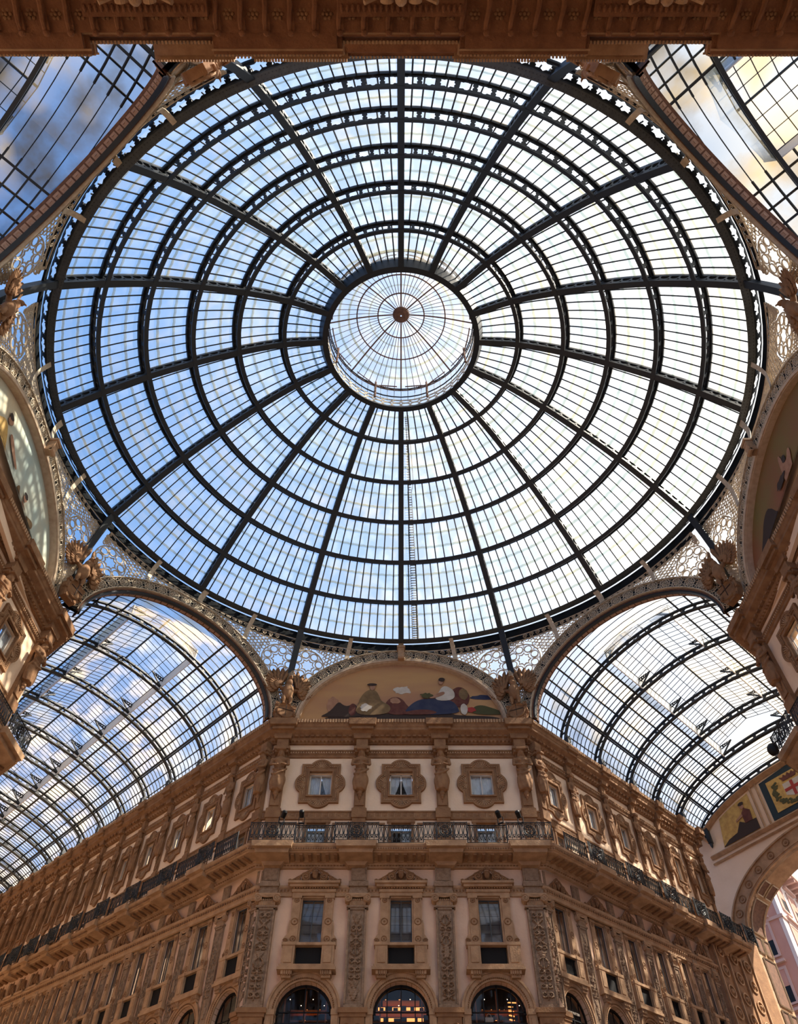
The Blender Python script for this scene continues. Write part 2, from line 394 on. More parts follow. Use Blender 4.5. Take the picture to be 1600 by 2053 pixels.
# ------------------------------------------------------------------ arches round the octagon
# vertices (arch feet), springing height, rise at the outer edge of the lattice band
ARCH = {'front': ((-7.0, 17.35), (7.0, 17.35), 34.2, 5.9, 'front'),
        'front_left': ((-17.45, 8.15), (-7.0, 17.3), 34.05, 5.35, 'front left'),
        'left': ((-17.75, -6.1), (-17.75, 7.6), 33.5, 4.25, 'left'),
        'rear_left': ((-7.7, -16.5), (-17.75, -8.1), 34.2, 5.95, 'rear left'),
        'front_right': ((7.0, 17.3), (17.45, 8.15), 34.05, 5.35, 'front right'),
        'right': ((17.75, 7.6), (17.75, -6.1), 33.5, 4.25, 'right'),
        'rear_right': ((17.75, -8.1), (7.7, -16.5), 34.2, 5.95, 'rear right')}
class Arch:
    def __init__(s, P, Q, zs, rise):
        s.P = Vector((P[0], P[1], 0)); s.Q = Vector((Q[0], Q[1], 0)); s.c = (s.P + s.Q) / 2; s.h = (s.Q - s.P).length / 2; s.u = (s.Q - s.P).normalized()
        s.n = Vector((-s.u.y, s.u.x, 0))
        if s.n.dot(s.c) > 0: s.n = -s.n                       # towards the octagon's centre
        s.zs = zs; s.rise = rise
        s.tab = [0]; prev = None
        for k in range(201):
            th = pi * k / 200; q = Vector((-s.h * cos(th), rise * sin(th)))
            if prev is not None: s.tab.append(s.tab[-1] + (q - prev).length)
            prev = q
        s.len = s.tab[-1]
    def th(s, d):
        d = max(0, min(s.len - 1e-6, d)); lo, hi = 0, 200
        while hi - lo > 1:
            m = (lo + hi) // 2
            if s.tab[m] <= d: lo = m
            else: hi = m
        return pi * (lo + (d - s.tab[lo]) / (s.tab[lo + 1] - s.tab[lo])) / 200
    def pt(s, th, r, dn=0):                                   # r metres inside the outer ellipse, dn towards the centre
        x, z = -s.h * cos(th), s.rise * sin(th); nx, nz = -cos(th) * s.rise, sin(th) * s.h; l = math.hypot(nx, nz)
        x -= nx / l * r; z -= nz / l * r
        return s.c + s.u * x + s.n * dn + Vector((0, 0, s.zs + z))
    def at(s, d, r, dn=0): return s.pt(s.th(d), r, dn)
def rosette(mb, f, cx, cy, R, rt=.02, spokes=8):
    mb.tube([f(cx + R * cos(2 * pi * k / 16), cy + R * sin(2 * pi * k / 16)) for k in range(16)], rt * 1.25, 4, True)
    mb.tube([f(cx + R * .22 * cos(2 * pi * k / 8), cy + R * .22 * sin(2 * pi * k / 8)) for k in range(8)], rt * 1.1, 4, True)
    for q in range(spokes):
        a = 2 * pi * q / spokes
        mb.tube([f(cx + R * .25 * cos(a), cy + R * .25 * sin(a)), f(cx + R * cos(a), cy + R * sin(a))], rt, 3)
        b2 = a + pi / spokes; mb.tube([f(cx + R * .60 * cos(b2) + R * .13 * cos(h), cy + R * .60 * sin(b2) + R * .13 * sin(h)) for h in (0, 1.57, 3.14, 4.71)], rt * .8, 3, True)
def bandgrid(mb, A, r0, r1, dn0, dn1, n=64):
    mb.grid([[A.pt(pi * k / n, r0, dn0), A.pt(pi * k / n, r0, dn1), A.pt(pi * k / n, r1, dn1), A.pt(pi * k / n, r1, dn0)] for k in range(n + 1)], False, True)
arches = {}
for nm, (P, Q, zs, rise, words) in ARCH.items():
    A = Arch(P, Q, zs, rise); arches[nm] = A
    root = tag(empty('lattice_arch', loc=A.c + Vector((0, 0, zs))), 'cream cast-iron lattice arch on the %s side of the octagon' % words, 'arch', 'lattice arches around the octagon')
    inv = Matrix.Translation(-(A.c + Vector((0, 0, zs))))
    def ac(mb, name, m, **k):
        o = mb.build(name, m, None, **k); o.parent = root; o.matrix_parent_inverse = inv; return o
    lunette = nm in ('front', 'left', 'right')
    bk = MB(); bandgrid(bk, A, 0, .95, -.25, -.05); ac(bk, 'backing', 'iron')
    tr = MB(); bandgrid(tr, A, 0.0, .045, -.06, .12); bandgrid(tr, A, .70, .745, -.06, .12)
    n = int(A.len / .84); f = lambda x, y: A.at(x, y, .05)
    for k in range(n):
        cx = A.len * (k + .5) / n; rosette(tr, f, cx, .37, .32, .022)
        ex = cx + A.len / n / 2
        for s in (-1, 1):
            tr.tube([f(ex + .1 * cos(t2) * (1 if s > 0 else 1), .37 + s * (.2 + .09 * sin(t2))) for t2 in [2 * pi * h / 7 for h in range(7)]], .02, 3, True)
    ac(tr, 'tracery', 'cream_iron')
    if lunette:
        fr = MB(); bandgrid(fr, A, .80, .96, -.05, .14); bandgrid(fr, A, .96, 1.0, -.3, .06); ac(fr, 'moulding', 'pale_moulding')
    else:
        tb = MB(); bandgrid(tb, A, .76, .84, -.62, -.02); ac(tb, 'tile_band', 'tile_brown')
        ti = MB(); nn = int(A.len / .46)
        for k in range(nn):
            c0 = A.len * (k + .5) / nn; w4 = A.len / nn * .40
            ti.grid([[A.at(c0 + a * w4, .86, -.30 + b * .19) for b in (-1, 1)] for a in (-1, 1)])
            for s in (-1, 1):
                ti.tube([A.at(c0 - w4 * .55, .875, -.30 + s * .10), A.at(c0 + w4 * .55, .875, -.30 + s * .10)], .022, 3)
                ti.tube([A.at(c0 + s * w4 * .55, .875, -.40), A.at(c0 + s * w4 * .55, .875, -.20)], .022, 3)
        ac(ti, 'square_tiles', 'tile_light', solid=.03)
# pendentives between the arches and the ring: openwork panels, scroll frieze, descending ribs
def azof(P): return atan2(P.x, P.y)
def spiral(mb, f, cx, cy, R, rt=.024, turns=1.6, flip=1):
    mb.tube([f(cx + flip * R * (1 - .82 * t / 18) * cos(2 * pi * turns * t / 18), cy + R * (1 - .82 * t / 18) * sin(2 * pi * turns * t / 18)) for t in range(19)], rt, 3)
for nm, A in arches.items():
    words = ARCH[nm][4]
    for half in (0, 1):
        if nm.startswith('rear') and False: continue
        root = tag(empty('pendentive_panel', loc=A.pt(pi * (.25 if half == 0 else .75), -1, 0)), 'pierced iron spandrel with star rosette, %s half above the %s arch' % (('anticlockwise', 'clockwise')[half] if False else ('left-hand', 'right-hand')[half], words), 'spandrel', 'pierced spandrels under the dome ring')
        inv = Matrix.Translation(-root.location)
        def pc(mb, name, m, **k):
            o = mb.build(name, m, None, **k); o.parent = root; o.matrix_parent_inverse = inv; return o
        def f(u, v):                                   # u 0 foot .. 1 crown, v 0 arch .. 1 wall plate
            th = pi / 2 * u if half == 0 else pi - pi / 2 * u
            B = A.pt(th, -.02, -.03); T = skirt(azof(B), .62); return B + (T - B) * v
        def flen(u): return (f(u, 1) - f(u, 0)).length
        # scroll frieze along the plate
        sb = MB(); us = []; u = .04
        while u < .985:
            us.append(u); d = (f(min(1, u + .01), 1) - f(u, 1)).length / .01; u += .40 / max(d, 1)
        def fr(u, w):                                   # w metres below the plate
            return f(u, 1 - w / max(.05, flen(u)))
        for u in us:
            d = (f(min(1, u + .01), 1) - f(u, 1)).length / .01; L2 = flen(u)
            if L2 < .25: continue
            R = min(.15, L2 * .4)
            spiral(sb, lambda x, y: fr(u + x / d, .19 - y if L2 > .4 else L2 * .45 - y), 0, 0, R, .026)
        for w5 in (.0, .40):
            seg = [fr(a / 40, w5) for a in range(1, 41) if flen(a / 40) > w5 + .03]
            if len(seg) > 2: sb.tube(seg, .035, 4)
        sf = pc(sb, 'scroll_frieze', 'cream_iron')
        fb_ = MB(); out_ = lambda P: P + Vector((P.x, P.y, 0)).normalized() * .06
        fb_.grid([[out_(fr(a / 40, 0)), out_(fr(a / 40, min(.42, flen(a / 40) * .95)))] for a in range(1, 41)]); o9 = fb_.build('frieze_backing', 'dark_plate', solid=.02); o9.parent = root; o9.matrix_parent_inverse = inv
        # star rosette
        uc = .36; L2 = flen(uc); 
        best = max([.22 + .02 * q for q in range(14)], key=lambda q: min(flen(q) - .45, 2.6) - abs(q - .36) * 2); uc = best; L2 = flen(uc)
        R = max(.3, min(1.05, (L2 - .42) * .56)); vc = .5 * (1 - .45 / L2) + .02
        O = f(uc, vc); du = (f(uc + .01, vc) - O).normalized(); dv = (f(uc, min(1, vc + .02)) - O); dv = (dv - du * dv.dot(du)).normalized()
        g2 = lambda x, y: O + du * x + dv * y
        st = MB()
        st.tube([g2(R * cos(2 * pi * k / 24), R * sin(2 * pi * k / 24)) for k in range(24)], .045, 4, True)
        st.tube([g2(R * (.30 if k % 2 else .40) * cos(2 * pi * k / 16), R * (.30 if k % 2 else .40) * sin(2 * pi * k / 16)) for k in range(16)], .042, 4, True)
        for q in range(8):
            a = 2 * pi * (q + .5) / 8; cx, cy = R * .70 * cos(a), R * .70 * sin(a)
            st.tube([g2(cx + R * .225 * cos(2 * pi * k / 10), cy + R * .225 * sin(2 * pi * k / 10)) for k in range(10)], .04, 4, True)
            a = 2 * pi * q / 8; st.tube([g2(R * .40 * cos(a), R * .40 * sin(a)), g2(R * cos(a), R * sin(a))], .022, 3)
            st.tube([g2(R * .88 * cos(a) + R * .08 * cos(2 * pi * k / 6), R * .88 * sin(a) + R * .08 * sin(2 * pi * k / 6)) for k in range(6)], .016, 3, True)
        pc(st, 'star_rosette', 'cream_iron')
        ow = MB(); rr = .135; rows = int(7 / .27)
        for i in range(40):
            u = .03 + i * .0245
            if u > .93: break
            du_m = (f(min(1, u + .01), .3) - f(u, .3)).length / .01
            if i and False: continue
            L2 = flen(u); v = .16
            while v < L2 - .42:
                c3 = f(u, v / L2)
                if (c3 - O).length > R + .12:
                    k6 = min(.9, du_m * .0245 * .5 / rr); 
                    e1 = (f(u + .01, v / L2) - c3).normalized(); e2 = (f(u, min(1, v / L2 + .02)) - c3); e2 = (e2 - e1 * e2.dot(e1)).normalized()
                    r7 = rr * min(1, .7 + .3 * random.random())
                    ow.tube([c3 + e1 * r7 * cos(2 * pi * k / 7) + e2 * r7 * sin(2 * pi * k / 7) for k in range(7)], .03, 3, True)
                    if (i + int(v * 10)) % 3 == 0: ow.tube([c3 + (e1 * cos(k) + e2 * sin(k)) * (r7 * (1 - k / 9)) for k in range(8)], .02, 3)
                v += .25
        pc(ow, 'openwork', 'cream_iron')
        gp = MB(); gp.grid([[f(.02 + .98 * a / 16, b) + (f(.02 + .98 * a / 16, b) - Vector((0, 0, 36))).normalized() * .12 for b in (0, .5, 1)] for a in range(17)]); pc(gp, 'glass_backing', 'roof_glass')
    # small cream brackets from the plate to the arch
    for q, (th, wd) in enumerate(((pi * .335, 'left-hand'), (pi * .5, 'middle'), (pi * .665, 'right-hand'))):
        B = A.pt(th, .1, .16); a = azof(B); T = DP(0, a, -.05) + Vector((sin(a), cos(a), 0)) * .12
        bm = MB(); pts = []
        for t in range(7):
            t1 = t / 6; P = T.lerp(B, t1) + Vector((sin(a), cos(a), 0)) * (.25 * sin(pi * t1) ) + Vector((0, 0, .12 * sin(pi * t1)))
            pts.append(P)
        R = Vector((cos(a), -sin(a), 0)); wv = .13 if q != 1 else .17
        bm.grid([[P - R * wv, P + R * wv, P + R * wv + Vector((0, 0, .1)), P - R * wv + Vector((0, 0, .1))] for P in pts], False, True)
        if q == 1 and not nm.startswith('front_') and not nm.startswith('rear'):
            for s in (-.1, 0, .1): bm.tube([P + R * s - Vector((0, 0, .02)) for P in pts[1:]], .02, 3)
        ob = bm.build('arch_bracket', 'cream_iron'); tag(ob, '%s cream bracket tying the %s arch to the dome ring' % (wd, words), 'bracket', 'brackets under the dome ring')
        if q == 1 and nm in ('front', 'left', 'right'):
            kb = MB(); M = Matrix.Translation(A.pt(pi / 2, .55, .22)) @ Matrix(((A.u.x, A.n.x, 0, 0), (A.u.y, A.n.y, 0, 0), (0, 0, 1, 0), (0, 0, 0, 1)))
            kb.box(-.2, .2, -.1, .28, -.45, .55).box(-.26, .26, -.1, .34, .38, .55).tube([(-.2, .26, -.45), (.2, .26, -.45)], .13, 8).tube([(-.16, .22, .2), (.16, .22, .2)], .1, 8)
            kb.xf(M); tag(kb.build('console_keystone', 'carved_stone_pale'), 'scrolled console keystone at the crown of the %s lunette' % words, 'keystone', 'console keystones of the lunettes')
# ribs that run down the pendentives from the ring to the octagon's corners
CORN = [((-7.0, 17.33), 'front left'), ((-17.6, 7.95), 'left front'), ((-17.75, -7.1), 'left rear'), ((-7.4, -16.6), 'rear left')]
allc = [(x, y, wd) for (x, y), wd in CORN] + [(-x, y, wd.replace('left', 'right')) for (x, y), wd in CORN]
for x, y, wd in allc:
    a = atan2(x, y); ra = pi / 8 * round(a / (pi / 8)); T = DP(0, ra, .1); B = Vector((x, y, 34.6)); n = Vector((sin(a), cos(a), 0)); R = Vector((cos(a), -sin(a), 0))
    rb = MB(); pts = [T.lerp(B, t / 8) + n * (.35 * sin(pi * t / 8)) for t in range(9)]
    rb.grid([[P - R * .19, P + R * .19, P + R * .19 + n * .1, P - R * .19 + n * .1] for P in pts], False, True)
    rb.grid([[P - R * .03 + n * .1, P + R * .03 + n * .1, P + R * .03 + n * .6, P - R * .03 + n * .6] for P in pts], False, True)
    o = rb.build('corner_rib', 'iron'); tag(o, 'dark iron rib running down to the %s corner of the octagon' % wd, 'rib', 'ribs down to the octagon corners')

# ------------------------------------------------------------------ glazed barrel vaults over the arms
def vault(name_words, Pr, Pl, ev, ts, zs, rise0, drise, tend, dwid=0.0, nbay=9, br=.026, GL='vault_glass'):
    Pr = Vector((*Pr, 0)); Pl = Vector((*Pl, 0)); e = Vector((ev[0], ev[1], 0)); n = Vector((ev[1], -ev[0], 0))
    if n.dot(Pr - Pl) < 0: n = -n                      # from left foot to right foot
    hw0 = (Pr - Pl).dot(n) / 2; sk0 = (Pl - Pr).dot(e)
    def V(t, s, d=0):
        hw = hw0 - dwid * t; rs = rise0 - drise * t
        x, z = cos(s) * (hw + d), sin(s) * (rs + d)
        return Pr + e * t - n * hw0 * 1.0 + n * x - n * dwid * 0 + Vector((0, 0, zs + z)) + n * (hw0 - hw)
    root = tag(empty('glazed_barrel_vault', loc=Pr + e * 4 - n * hw0 + Vector((0, 0, zs))), 'glazed barrel vault with iron trusses over the %s arm' % name_words, 'vault', 'barrel vaults over the arms')
    inv = Matrix.Translation(-root.location)
    def vc(mb, nm, m, parent=None, **k):
        o = mb.build(nm, m, None, **k)
        if parent is None: o.parent = root; o.matrix_parent_inverse = inv
        else: o.parent = parent
        return o
    t0 = lambda s: sk0 * (1 - cos(s)) / 2
    OUT = .42; S0, S1 = radians(70), radians(110)      # the raised ridge light sits between these
    def span(sa, sb_, mname, nm):
        g = MB(); T = [0, .08, .2, .35, .5, .65, .8, 1]
        g.grid([[V(t0(s) + (tend - t0(s)) * q, s, OUT) for q in T] for s in [sa + (sb_ - sa) * k / 10 for k in range(11)]]); vc(g, nm, mname, smooth=True)
    span(0, S0, GL, 'glass_slope'); span(S1, pi, GL, 'glass_slope')
    bars2 = [MB(), MB()]; laps = MB()
    nb = []
    tt = [0] + ts + [tend]
    for i in range(len(tt) - 1):
        m = nbay if i < 6 else nbay - 2
        nb += [tt[i] + (tt[i + 1] - tt[i]) * k / m for k in range(m)]
    for t in nb:
        for bars, sa, sb_ in ((bars2[0], 0, S0), (bars2[1], S1, pi)):
            pts = [V(t, sa + (sb_ - sa) * k / 7, OUT - .03) for k in range(8) if t > t0(sa + (sb_ - sa) * k / 7) - .01]
            if len(pts) > 1: bars.tube(pts, br, 4)
    purl = MB()
    for k in range(1, 22):
        s = pi * k / 22
        if S0 - .02 < s < S1 + .02: continue
        (purl if k % 4 == 0 else laps).grid([[V(t0(s) + (tend - t0(s)) * q / 30, s - .006, OUT + (-.06 if k % 4 == 0 else .02)), V(t0(s) + (tend - t0(s)) * q / 30, s + .012, OUT + (-.06 if k % 4 == 0 else .02))] for q in range(31)])
    for s in (radians(33), radians(147)): purl.tube([V(t0(s) + (tend - t0(s)) * q / 20, s, .1) for q in range(21)], .05, 4)
    vc(bars2[0], 'glazing_bars', 'bar_iron'); vc(bars2[1], 'glazing_bars', 'bar_iron'); vc(laps, 'pane_laps', 'bar_iron', solid=.02); vc(purl, 'purlins', 'iron', solid=.06)
    # ridge light
    cb = MB(); gl = MB(); rbm = MB(); ft = ts[0]; rend = tend if len(ts) > 8 else ts[-1]
    H = .75
    for s in (S0, S1):
        cb.grid([[V(ft + (rend - ft) * q / 10, s, OUT - .25) , V(ft + (rend - ft) * q / 10, s, OUT) + Vector((0, 0, H))] for q in range(11)])
    apex = lambda t: V(t, pi / 2, OUT) + Vector((0, 0, H + .55))
    for s in (S0, S1):
        eave = lambda t: V(t, s, OUT) + Vector((0, 0, H))
        gl.grid([[eave(ft + (rend - ft) * q / 10), apex(ft + (rend - ft) * q / 10)] for q in range(11)])
        for t in nb:
            if ft <= t <= rend + .01: rbm.tube([eave(t), apex(t)], .022, 4)
        for fq in (.33, .66): rbm.tube([eave(ft + (rend - ft) * q / 10).lerp(apex(ft + (rend - ft) * q / 10), fq) for q in range(11)], .02, 4)
        rbm.tube([eave(ft + (rend - ft) * q / 10) for q in range(11)], .06, 4)
    rbm.tube([apex(ft + (rend - ft) * q / 10) for q in range(11)], .06, 4)
    g2 = MB(); g2.grid([[V(t0(s) + (ft - t0(s)) * q / 4, s, OUT) for q in range(5)] for s in [S0 + (S1 - S0) * k / 6 for k in range(7)]])
    if rend < tend: vc(g2, 'glass_slope', GL); g2 = MB(); g2.grid([[V(rend + (tend - rend) * q / 3, s, OUT) for q in range(4)] for s in [S0 + (S1 - S0) * k / 6 for k in range(7)]]); g2.face(V(rend, S0, OUT), V(rend, S0, OUT) + Vector((0, 0, H)), apex(rend), V(rend, S1, OUT) + Vector((0, 0, H)), V(rend, S1, OUT))
    vc(g2, 'glass_slope', GL)
    for t in [x for x in nb if x < ft or x > rend]: 
        pts = [V(t, S0 + (S1 - S0) * k / 4, OUT) for k in range(5) if t > t0(S0 + (S1 - S0) * k / 4)]
        if len(pts) > 1: rbm.tube(pts, .024, 4)
    vc(cb, 'curb', 'pale_fascia', solid=.05); vc(gl, 'ridge_glass', GL); vc(rbm, 'ridge_bars', 'bar_iron')
    for i, t in enumerate(ts + ([tend - .12] if rend < tend else [])):
        tm = MB(); M2 = 40
        for d0, d1, hw2 in ((-.05, .04, .09), (OUT - .1, OUT, .07)):
            tm.grid([[V(t - hw2, pi * k / M2, d0), V(t + hw2, pi * k / M2, d0), V(t + hw2, pi * k / M2, d1), V(t - hw2, pi * k / M2, d1)] for k in range(M2 + 1)], False, True)
        for s, sg in ((0, 1), (pi, -1)):                # pointed foot
            P = V(t, s, -.22); tm.beam(P + Vector((0, 0, .5)), P + Vector((0, 0, -.55)), .24, .3, e); tm.lathe([(.01, -.35), (.09, -.2), (.13, 0)], P + Vector((0, 0, -.55)), 6)
        for s in (S0, S1) if t <= rend else ():
            tm.beam(V(t, s, .3), V(t, s, OUT) + Vector((0, 0, H)), .08, .08, e)
        tr = vc(tm, 'truss', 'iron')
        wb = MB(); nc = 26
        for q in range(nc):
            wb.cellsheet(lambda u, v: V(t, u, v), pi * q / nc, pi * (q + 1) / nc, .03, OUT - .08, STAR)
        for s, sg in ((S0, 1), (S1, -1)) if t <= rend else ():
            base = V(t, s, .35)
            for q in range(5):
                cc = base + n * (-sg * (.14 + .16 * q)) + Vector((0, 0, .62 + .02 * q)); rr = .12 - .018 * q
                wb.tube([cc + n * rr * cos(2 * pi * k / 8) + Vector((0, 0, rr * sin(2 * pi * k / 8))) for k in range(8)], .02, 3, True)
            wb.tube([base, base + n * (-sg * .9) + Vector((0, 0, .75))], .03, 4)
        wb.build('pierced_web', 'iron', tr, False, .05)
    return V, e, n
TS = [3.7, 6.8, 9.8, 12.4, 14.8, 17.0, 19.05, 21, 22.7, 24.35, 25.9, 27.3, 28.5, 29.7, 30.9]
EPH = .85
VL = vault('front left', (-7.15, 17.3), (-17.4, 8.2), (-sin(EPH), cos(EPH)), TS, 34.45, 4.4, .13, 31.6)
RT_END = 17.5
VR = vault('front right', (7.15, 17.3), (17.4, 8.2), (sin(EPH), cos(EPH)), TS[:5], 34.45, 4.4, .13, RT_END)
ER = .80
vault('rear left', (-17.75, -8.1), (-7.9, -16.3), (-sin(ER), -cos(ER)), [3.2, 6.6, 10, 13.4], 34.3, 4.9, .02, 16, 0, 5, .055, 'dirty_glass')
vault('rear right', (7.9, -16.3), (17.75, -8.1), (sin(ER), -cos(ER)), [3.2, 6.6, 10, 13.4], 34.3, 4.9, .02, 16, 0, 5, .055, 'dirty_glass')
# ------------------------------------------------------------------ walls: frames along each face
PHU, PHB, PHL = .868, .90, .95
def fr_mat(p, xdir):                               # local x along the wall (to the viewer's right), y into the wall, z up
    x = Vector((xdir[0], xdir[1], 0)).normalized(); y = Vector((-x.y, x.x, 0))
    return Matrix(((x.x, y.x, 0, p[0]), (x.y, y.y, 0, p[1]), (0, 0, 1, p[2] if len(p) > 2 else 0), (0, 0, 0, 1)))
UX, LX = 7.15, 6.85
CU = [1.53, 4.65, 7.4, 9.9, 12.2, 14.2, 16.0, 17.7, 19.2, 20.65, 22.1, 23.35, 24.6, 25.8]
CL = [1.05, 3.6, 5.8, 7.8, 9.5, 11.1, 12.55, 13.97, 15.15, 16.35, 17.4, 18.3, 19.2, 20.1]
def bounds(c):
    b = [0.0] + [(c[i] + c[i + 1]) / 2 for i in range(len(c) - 1)]; b.append(2 * c[-1] - b[-1]); return b
BU, BL = bounds(CU), bounds(CL)
# face: origin at its corner, direction away from the corner along the wall, outward normal
class Face:
    def __init__(s, P, d, key, words, left, off0=0):
        s.P = Vector((P[0], P[1], 0)); s.d = Vector((d[0], d[1], 0)).normalized(); s.key = key; s.words = words; s.left = left
        x = -s.d if left else s.d; s.x = x; s.y = Vector((-x.y, x.x, 0)); s.P = s.P - s.y * off0
    def M(s, t, z=0, off=0): return fr_mat(tuple(s.P + s.d * t - s.y * off + Vector((0, 0, z))), s.x)
def arm_dirs(ph): return (-sin(ph), cos(ph)), (sin(ph), cos(ph))
FU = {'front': Face((-UX, VA), (1, 0), 'front', 'front wall', False), 'left_arm': Face((-UX, VA), arm_dirs(PHU)[0], 'left_arm', 'wall of the left arm', True), 'right_arm': Face((UX, VA), arm_dirs(PHU)[1], 'right_arm', 'wall of the right arm', False)}
FL_ = {'front': Face((-LX, VA), (1, 0), 'front', 'front wall', False), 'left_arm': Face((-LX, VA), arm_dirs(PHL)[0], 'left_arm', 'wall of the left arm', True, -.25), 'right_arm': Face((LX, VA), arm_dirs(PHL)[1], 'right_arm', 'wall of the right arm', False, -.25)}
SD = Vector((-.12, -.99, 0)).normalized()
FU['left'] = Face((-18.15, 9.5), (SD.x, SD.y), 'left', 'left wall of the octagon', False)
FU['right'] = Face((18.15, 9.5), (-SD.x, SD.y), 'right', 'right wall of the octagon', True)
# the left wall: standing in the octagon and facing it, the corner by the arm is on the viewer's right
FU['left'].x = -FU['left'].d; FU['left'].y = Vector((-FU['left'].x.y, FU['left'].x.x, 0))
FU['right'].x = FU['right'].d; FU['right'].y = Vector((-FU['right'].x.y, FU['right'].x.x, 0))
def wall_bay(mb, x0, x1, z0, z1, hx0, hx1, hz0, hz1, arch=False, deep=.5):
    A = lambda x, z, y=0: (x, y, z)
    if not arch:
        for q in (((x0, z0), (hx0, z0), (hx0, z1), (x0, z1)), ((hx1, z0), (x1, z0), (x1, z1), (hx1, z1)), ((hx0, z0), (hx1, z0), (hx1, hz0), (hx0, hz0)), ((hx0, hz1), (hx1, hz1), (hx1, z1), (hx0, z1))):
            mb.face(*[A(*p) for p in q])
        mb.grid([[A(x, z, 0), A(x, z, deep)] for x, z in ((hx0, hz0), (hx1, hz0), (hx1, hz1), (hx0, hz1))], True)
    else:                                          # hz1 is the springing; the arch crowns half a width above
        cx, r = (hx0 + hx1) / 2, (hx1 - hx0) / 2; N2 = 16; ry = arch
        pts = [(cx - r * cos(pi * k / N2), hz1 + ry * sin(pi * k / N2)) for k in range(N2 + 1)]
        mb.face(A(x0, z0), A(hx0, z0), A(hx0, z1), A(x0, z1)); mb.face(A(hx1, z0), A(x1, z0), A(x1, z1), A(hx1, z1))
        for k in range(N2): mb.face(A(*pts[k]), A(*pts[k + 1]), A(pts[k + 1][0], z1), A(pts[k][0], z1))
        full = [(hx0, hz0)] + pts + [(hx1, hz0)]; mb.grid([[A(x, z, 0), A(x, z, deep)] for x, z in full])
ZB = 25.6                                          # balcony floor
WU = (-.62, .62, 29.14, 30.67); WD = (-.52, .52, 25.6, 27.53)
WLO = (-.52, .52, 21.2, 23.46); WA = (-1.2, 1.2, 0, 18.44)
def upper_wall(face, cs, bs, scl, name):
    mb = MB()
    for c, b0, b1, r in zip(cs, bs[:-1], bs[1:], scl):
        sg = 1 if face.x.dot(face.d) > 0 else -1
        X0, X1 = (b0 - c) * sg, (b1 - c) * sg
        if X0 > X1: X0, X1 = X1, X0
        m2 = MB(); wall_bay(m2, X0, X1, 27.95, 34.3, WU[0] * r, WU[1] * r, WU[2], WU[3]); wall_bay(m2, X0, X1, 25.0, 27.95, WD[0] * r, WD[1] * r, WD[2], WD[3])
        mb.add(m2, face.M(c))
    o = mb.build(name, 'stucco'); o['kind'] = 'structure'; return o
def lower_wall(face, cs, bs, scl, name):
    mb = MB()
    for c, b0, b1, r in zip(cs, bs[:-1], bs[1:], scl):
        sg = 1 if face.x.dot(face.d) > 0 else -1
        X0, X1 = (b0 - c) * sg, (b1 - c) * sg
        if X0 > X1: X0, X1 = X1, X0
        m2 = MB(); wall_bay(m2, X0, X1, 20.6, 25.3, WLO[0] * r, WLO[1] * r, WLO[2], WLO[3]); wall_bay(m2, X0, X1, 0, 20.6, WA[0] * r, WA[1] * r, WA[2], WA[3], arch=1.22)
        mb.add(m2, face.M(c))
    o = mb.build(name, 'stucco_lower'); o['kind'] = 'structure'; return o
cfu, cfl = [UX - 4.36, UX, UX + 4.36], [LX - 4.13, LX, LX + 4.13]
bfu, bfl = [0, UX - 2.18, UX + 2.18, 2 * UX], [0, LX - 2.065, LX + 2.065, 2 * LX]
NL, NR = 14, 6
BR = [min(1, (BU[i + 1] - BU[i]) / 4.1) for i in range(14)]; BRL = [min(1, (BL[i + 1] - BL[i]) / 3.55) for i in range(14)]
upper_wall(FU['front'], cfu, bfu, [1, 1, 1], 'wall_front_upper'); lower_wall(FL_['front'], cfl, bfl, [1, 1, 1], 'wall_front_lower')
tag(bpy.data.objects['wall_front_upper'], 'cream stucco upper wall facing the camera under the front lunette', kind='structure'); tag(bpy.data.objects['wall_front_lower'], 'cream stucco lower wall facing the camera with three shop arches', kind='structure')
for sd, n in (('left_arm', NL), ('right_arm', NR)):
    o = upper_wall(FU[sd], CU[:n], BU[:n + 1], BR, 'wall_%s_upper' % sd); tag(o, 'cream stucco upper wall of the %s' % sd.replace('_', ' '), kind='structure')
    o = lower_wall(FL_[sd], CL[:n], BL[:n + 1], BRL, 'wall_%s_lower' % sd); tag(o, 'cream stucco lower wall of the %s with shop arches' % sd.replace('_', ' '), kind='structure')
CS = [2.75, 6.9, 11.1, 15.4]; BS = [.55, 4.85, 9.0, 13.2, 17.6]
for sd in ('left', 'right'):
    o = upper_wall(FU[sd], CS, [0] + BS[1:], [1, 1, 1, 1], 'wall_%s' % sd); tag(o, 'cream stucco upper wall on the %s side of the octagon' % sd, kind='structure')
    mb = MB(); f = FU[sd]; sg = 1 if f.x.dot(f.d) > 0 else -1
    mb.box(min(0, sg * 17.6), max(0, sg * 17.6), 0, .4, 0, 25.3); mb.xf(f.M(0)); tag(mb.build('wall_%s_lower' % sd, 'stucco_lower'), 'lower wall on the %s side of the octagon' % sd, kind='structure')
    sgx = -1 if sd == 'left' else 1; e2 = Vector((sgx * sin(EPH), cos(EPH), 0)); P = f.P
    mb = MB(); mb.grid([[P, P + Vector((0, 0, 34.2))], [P + e2 * 26, P + e2 * 26 + Vector((0, 0, 34.2))]]); tag(mb.build('wall_%s_arm_outer' % sd, 'stucco', solid=.3), 'far stucco wall of the %s arm' % sd, kind='structure')
    # rear arm walls
    Q = P + f.d * 17.6; e3 = Vector((sgx * sin(ER), -cos(ER), 0))
    mb = MB(); mb.grid([[Q, Q + Vector((0, 0, 34.2))], [Q + e3 * 16, Q + e3 * 16 + Vector((0, 0, 34.2))]]); tag(mb.build('wall_rear_%s_arm' % sd, 'stucco', solid=.3), 'stucco wall of the rear %s arm' % sd, kind='structure')

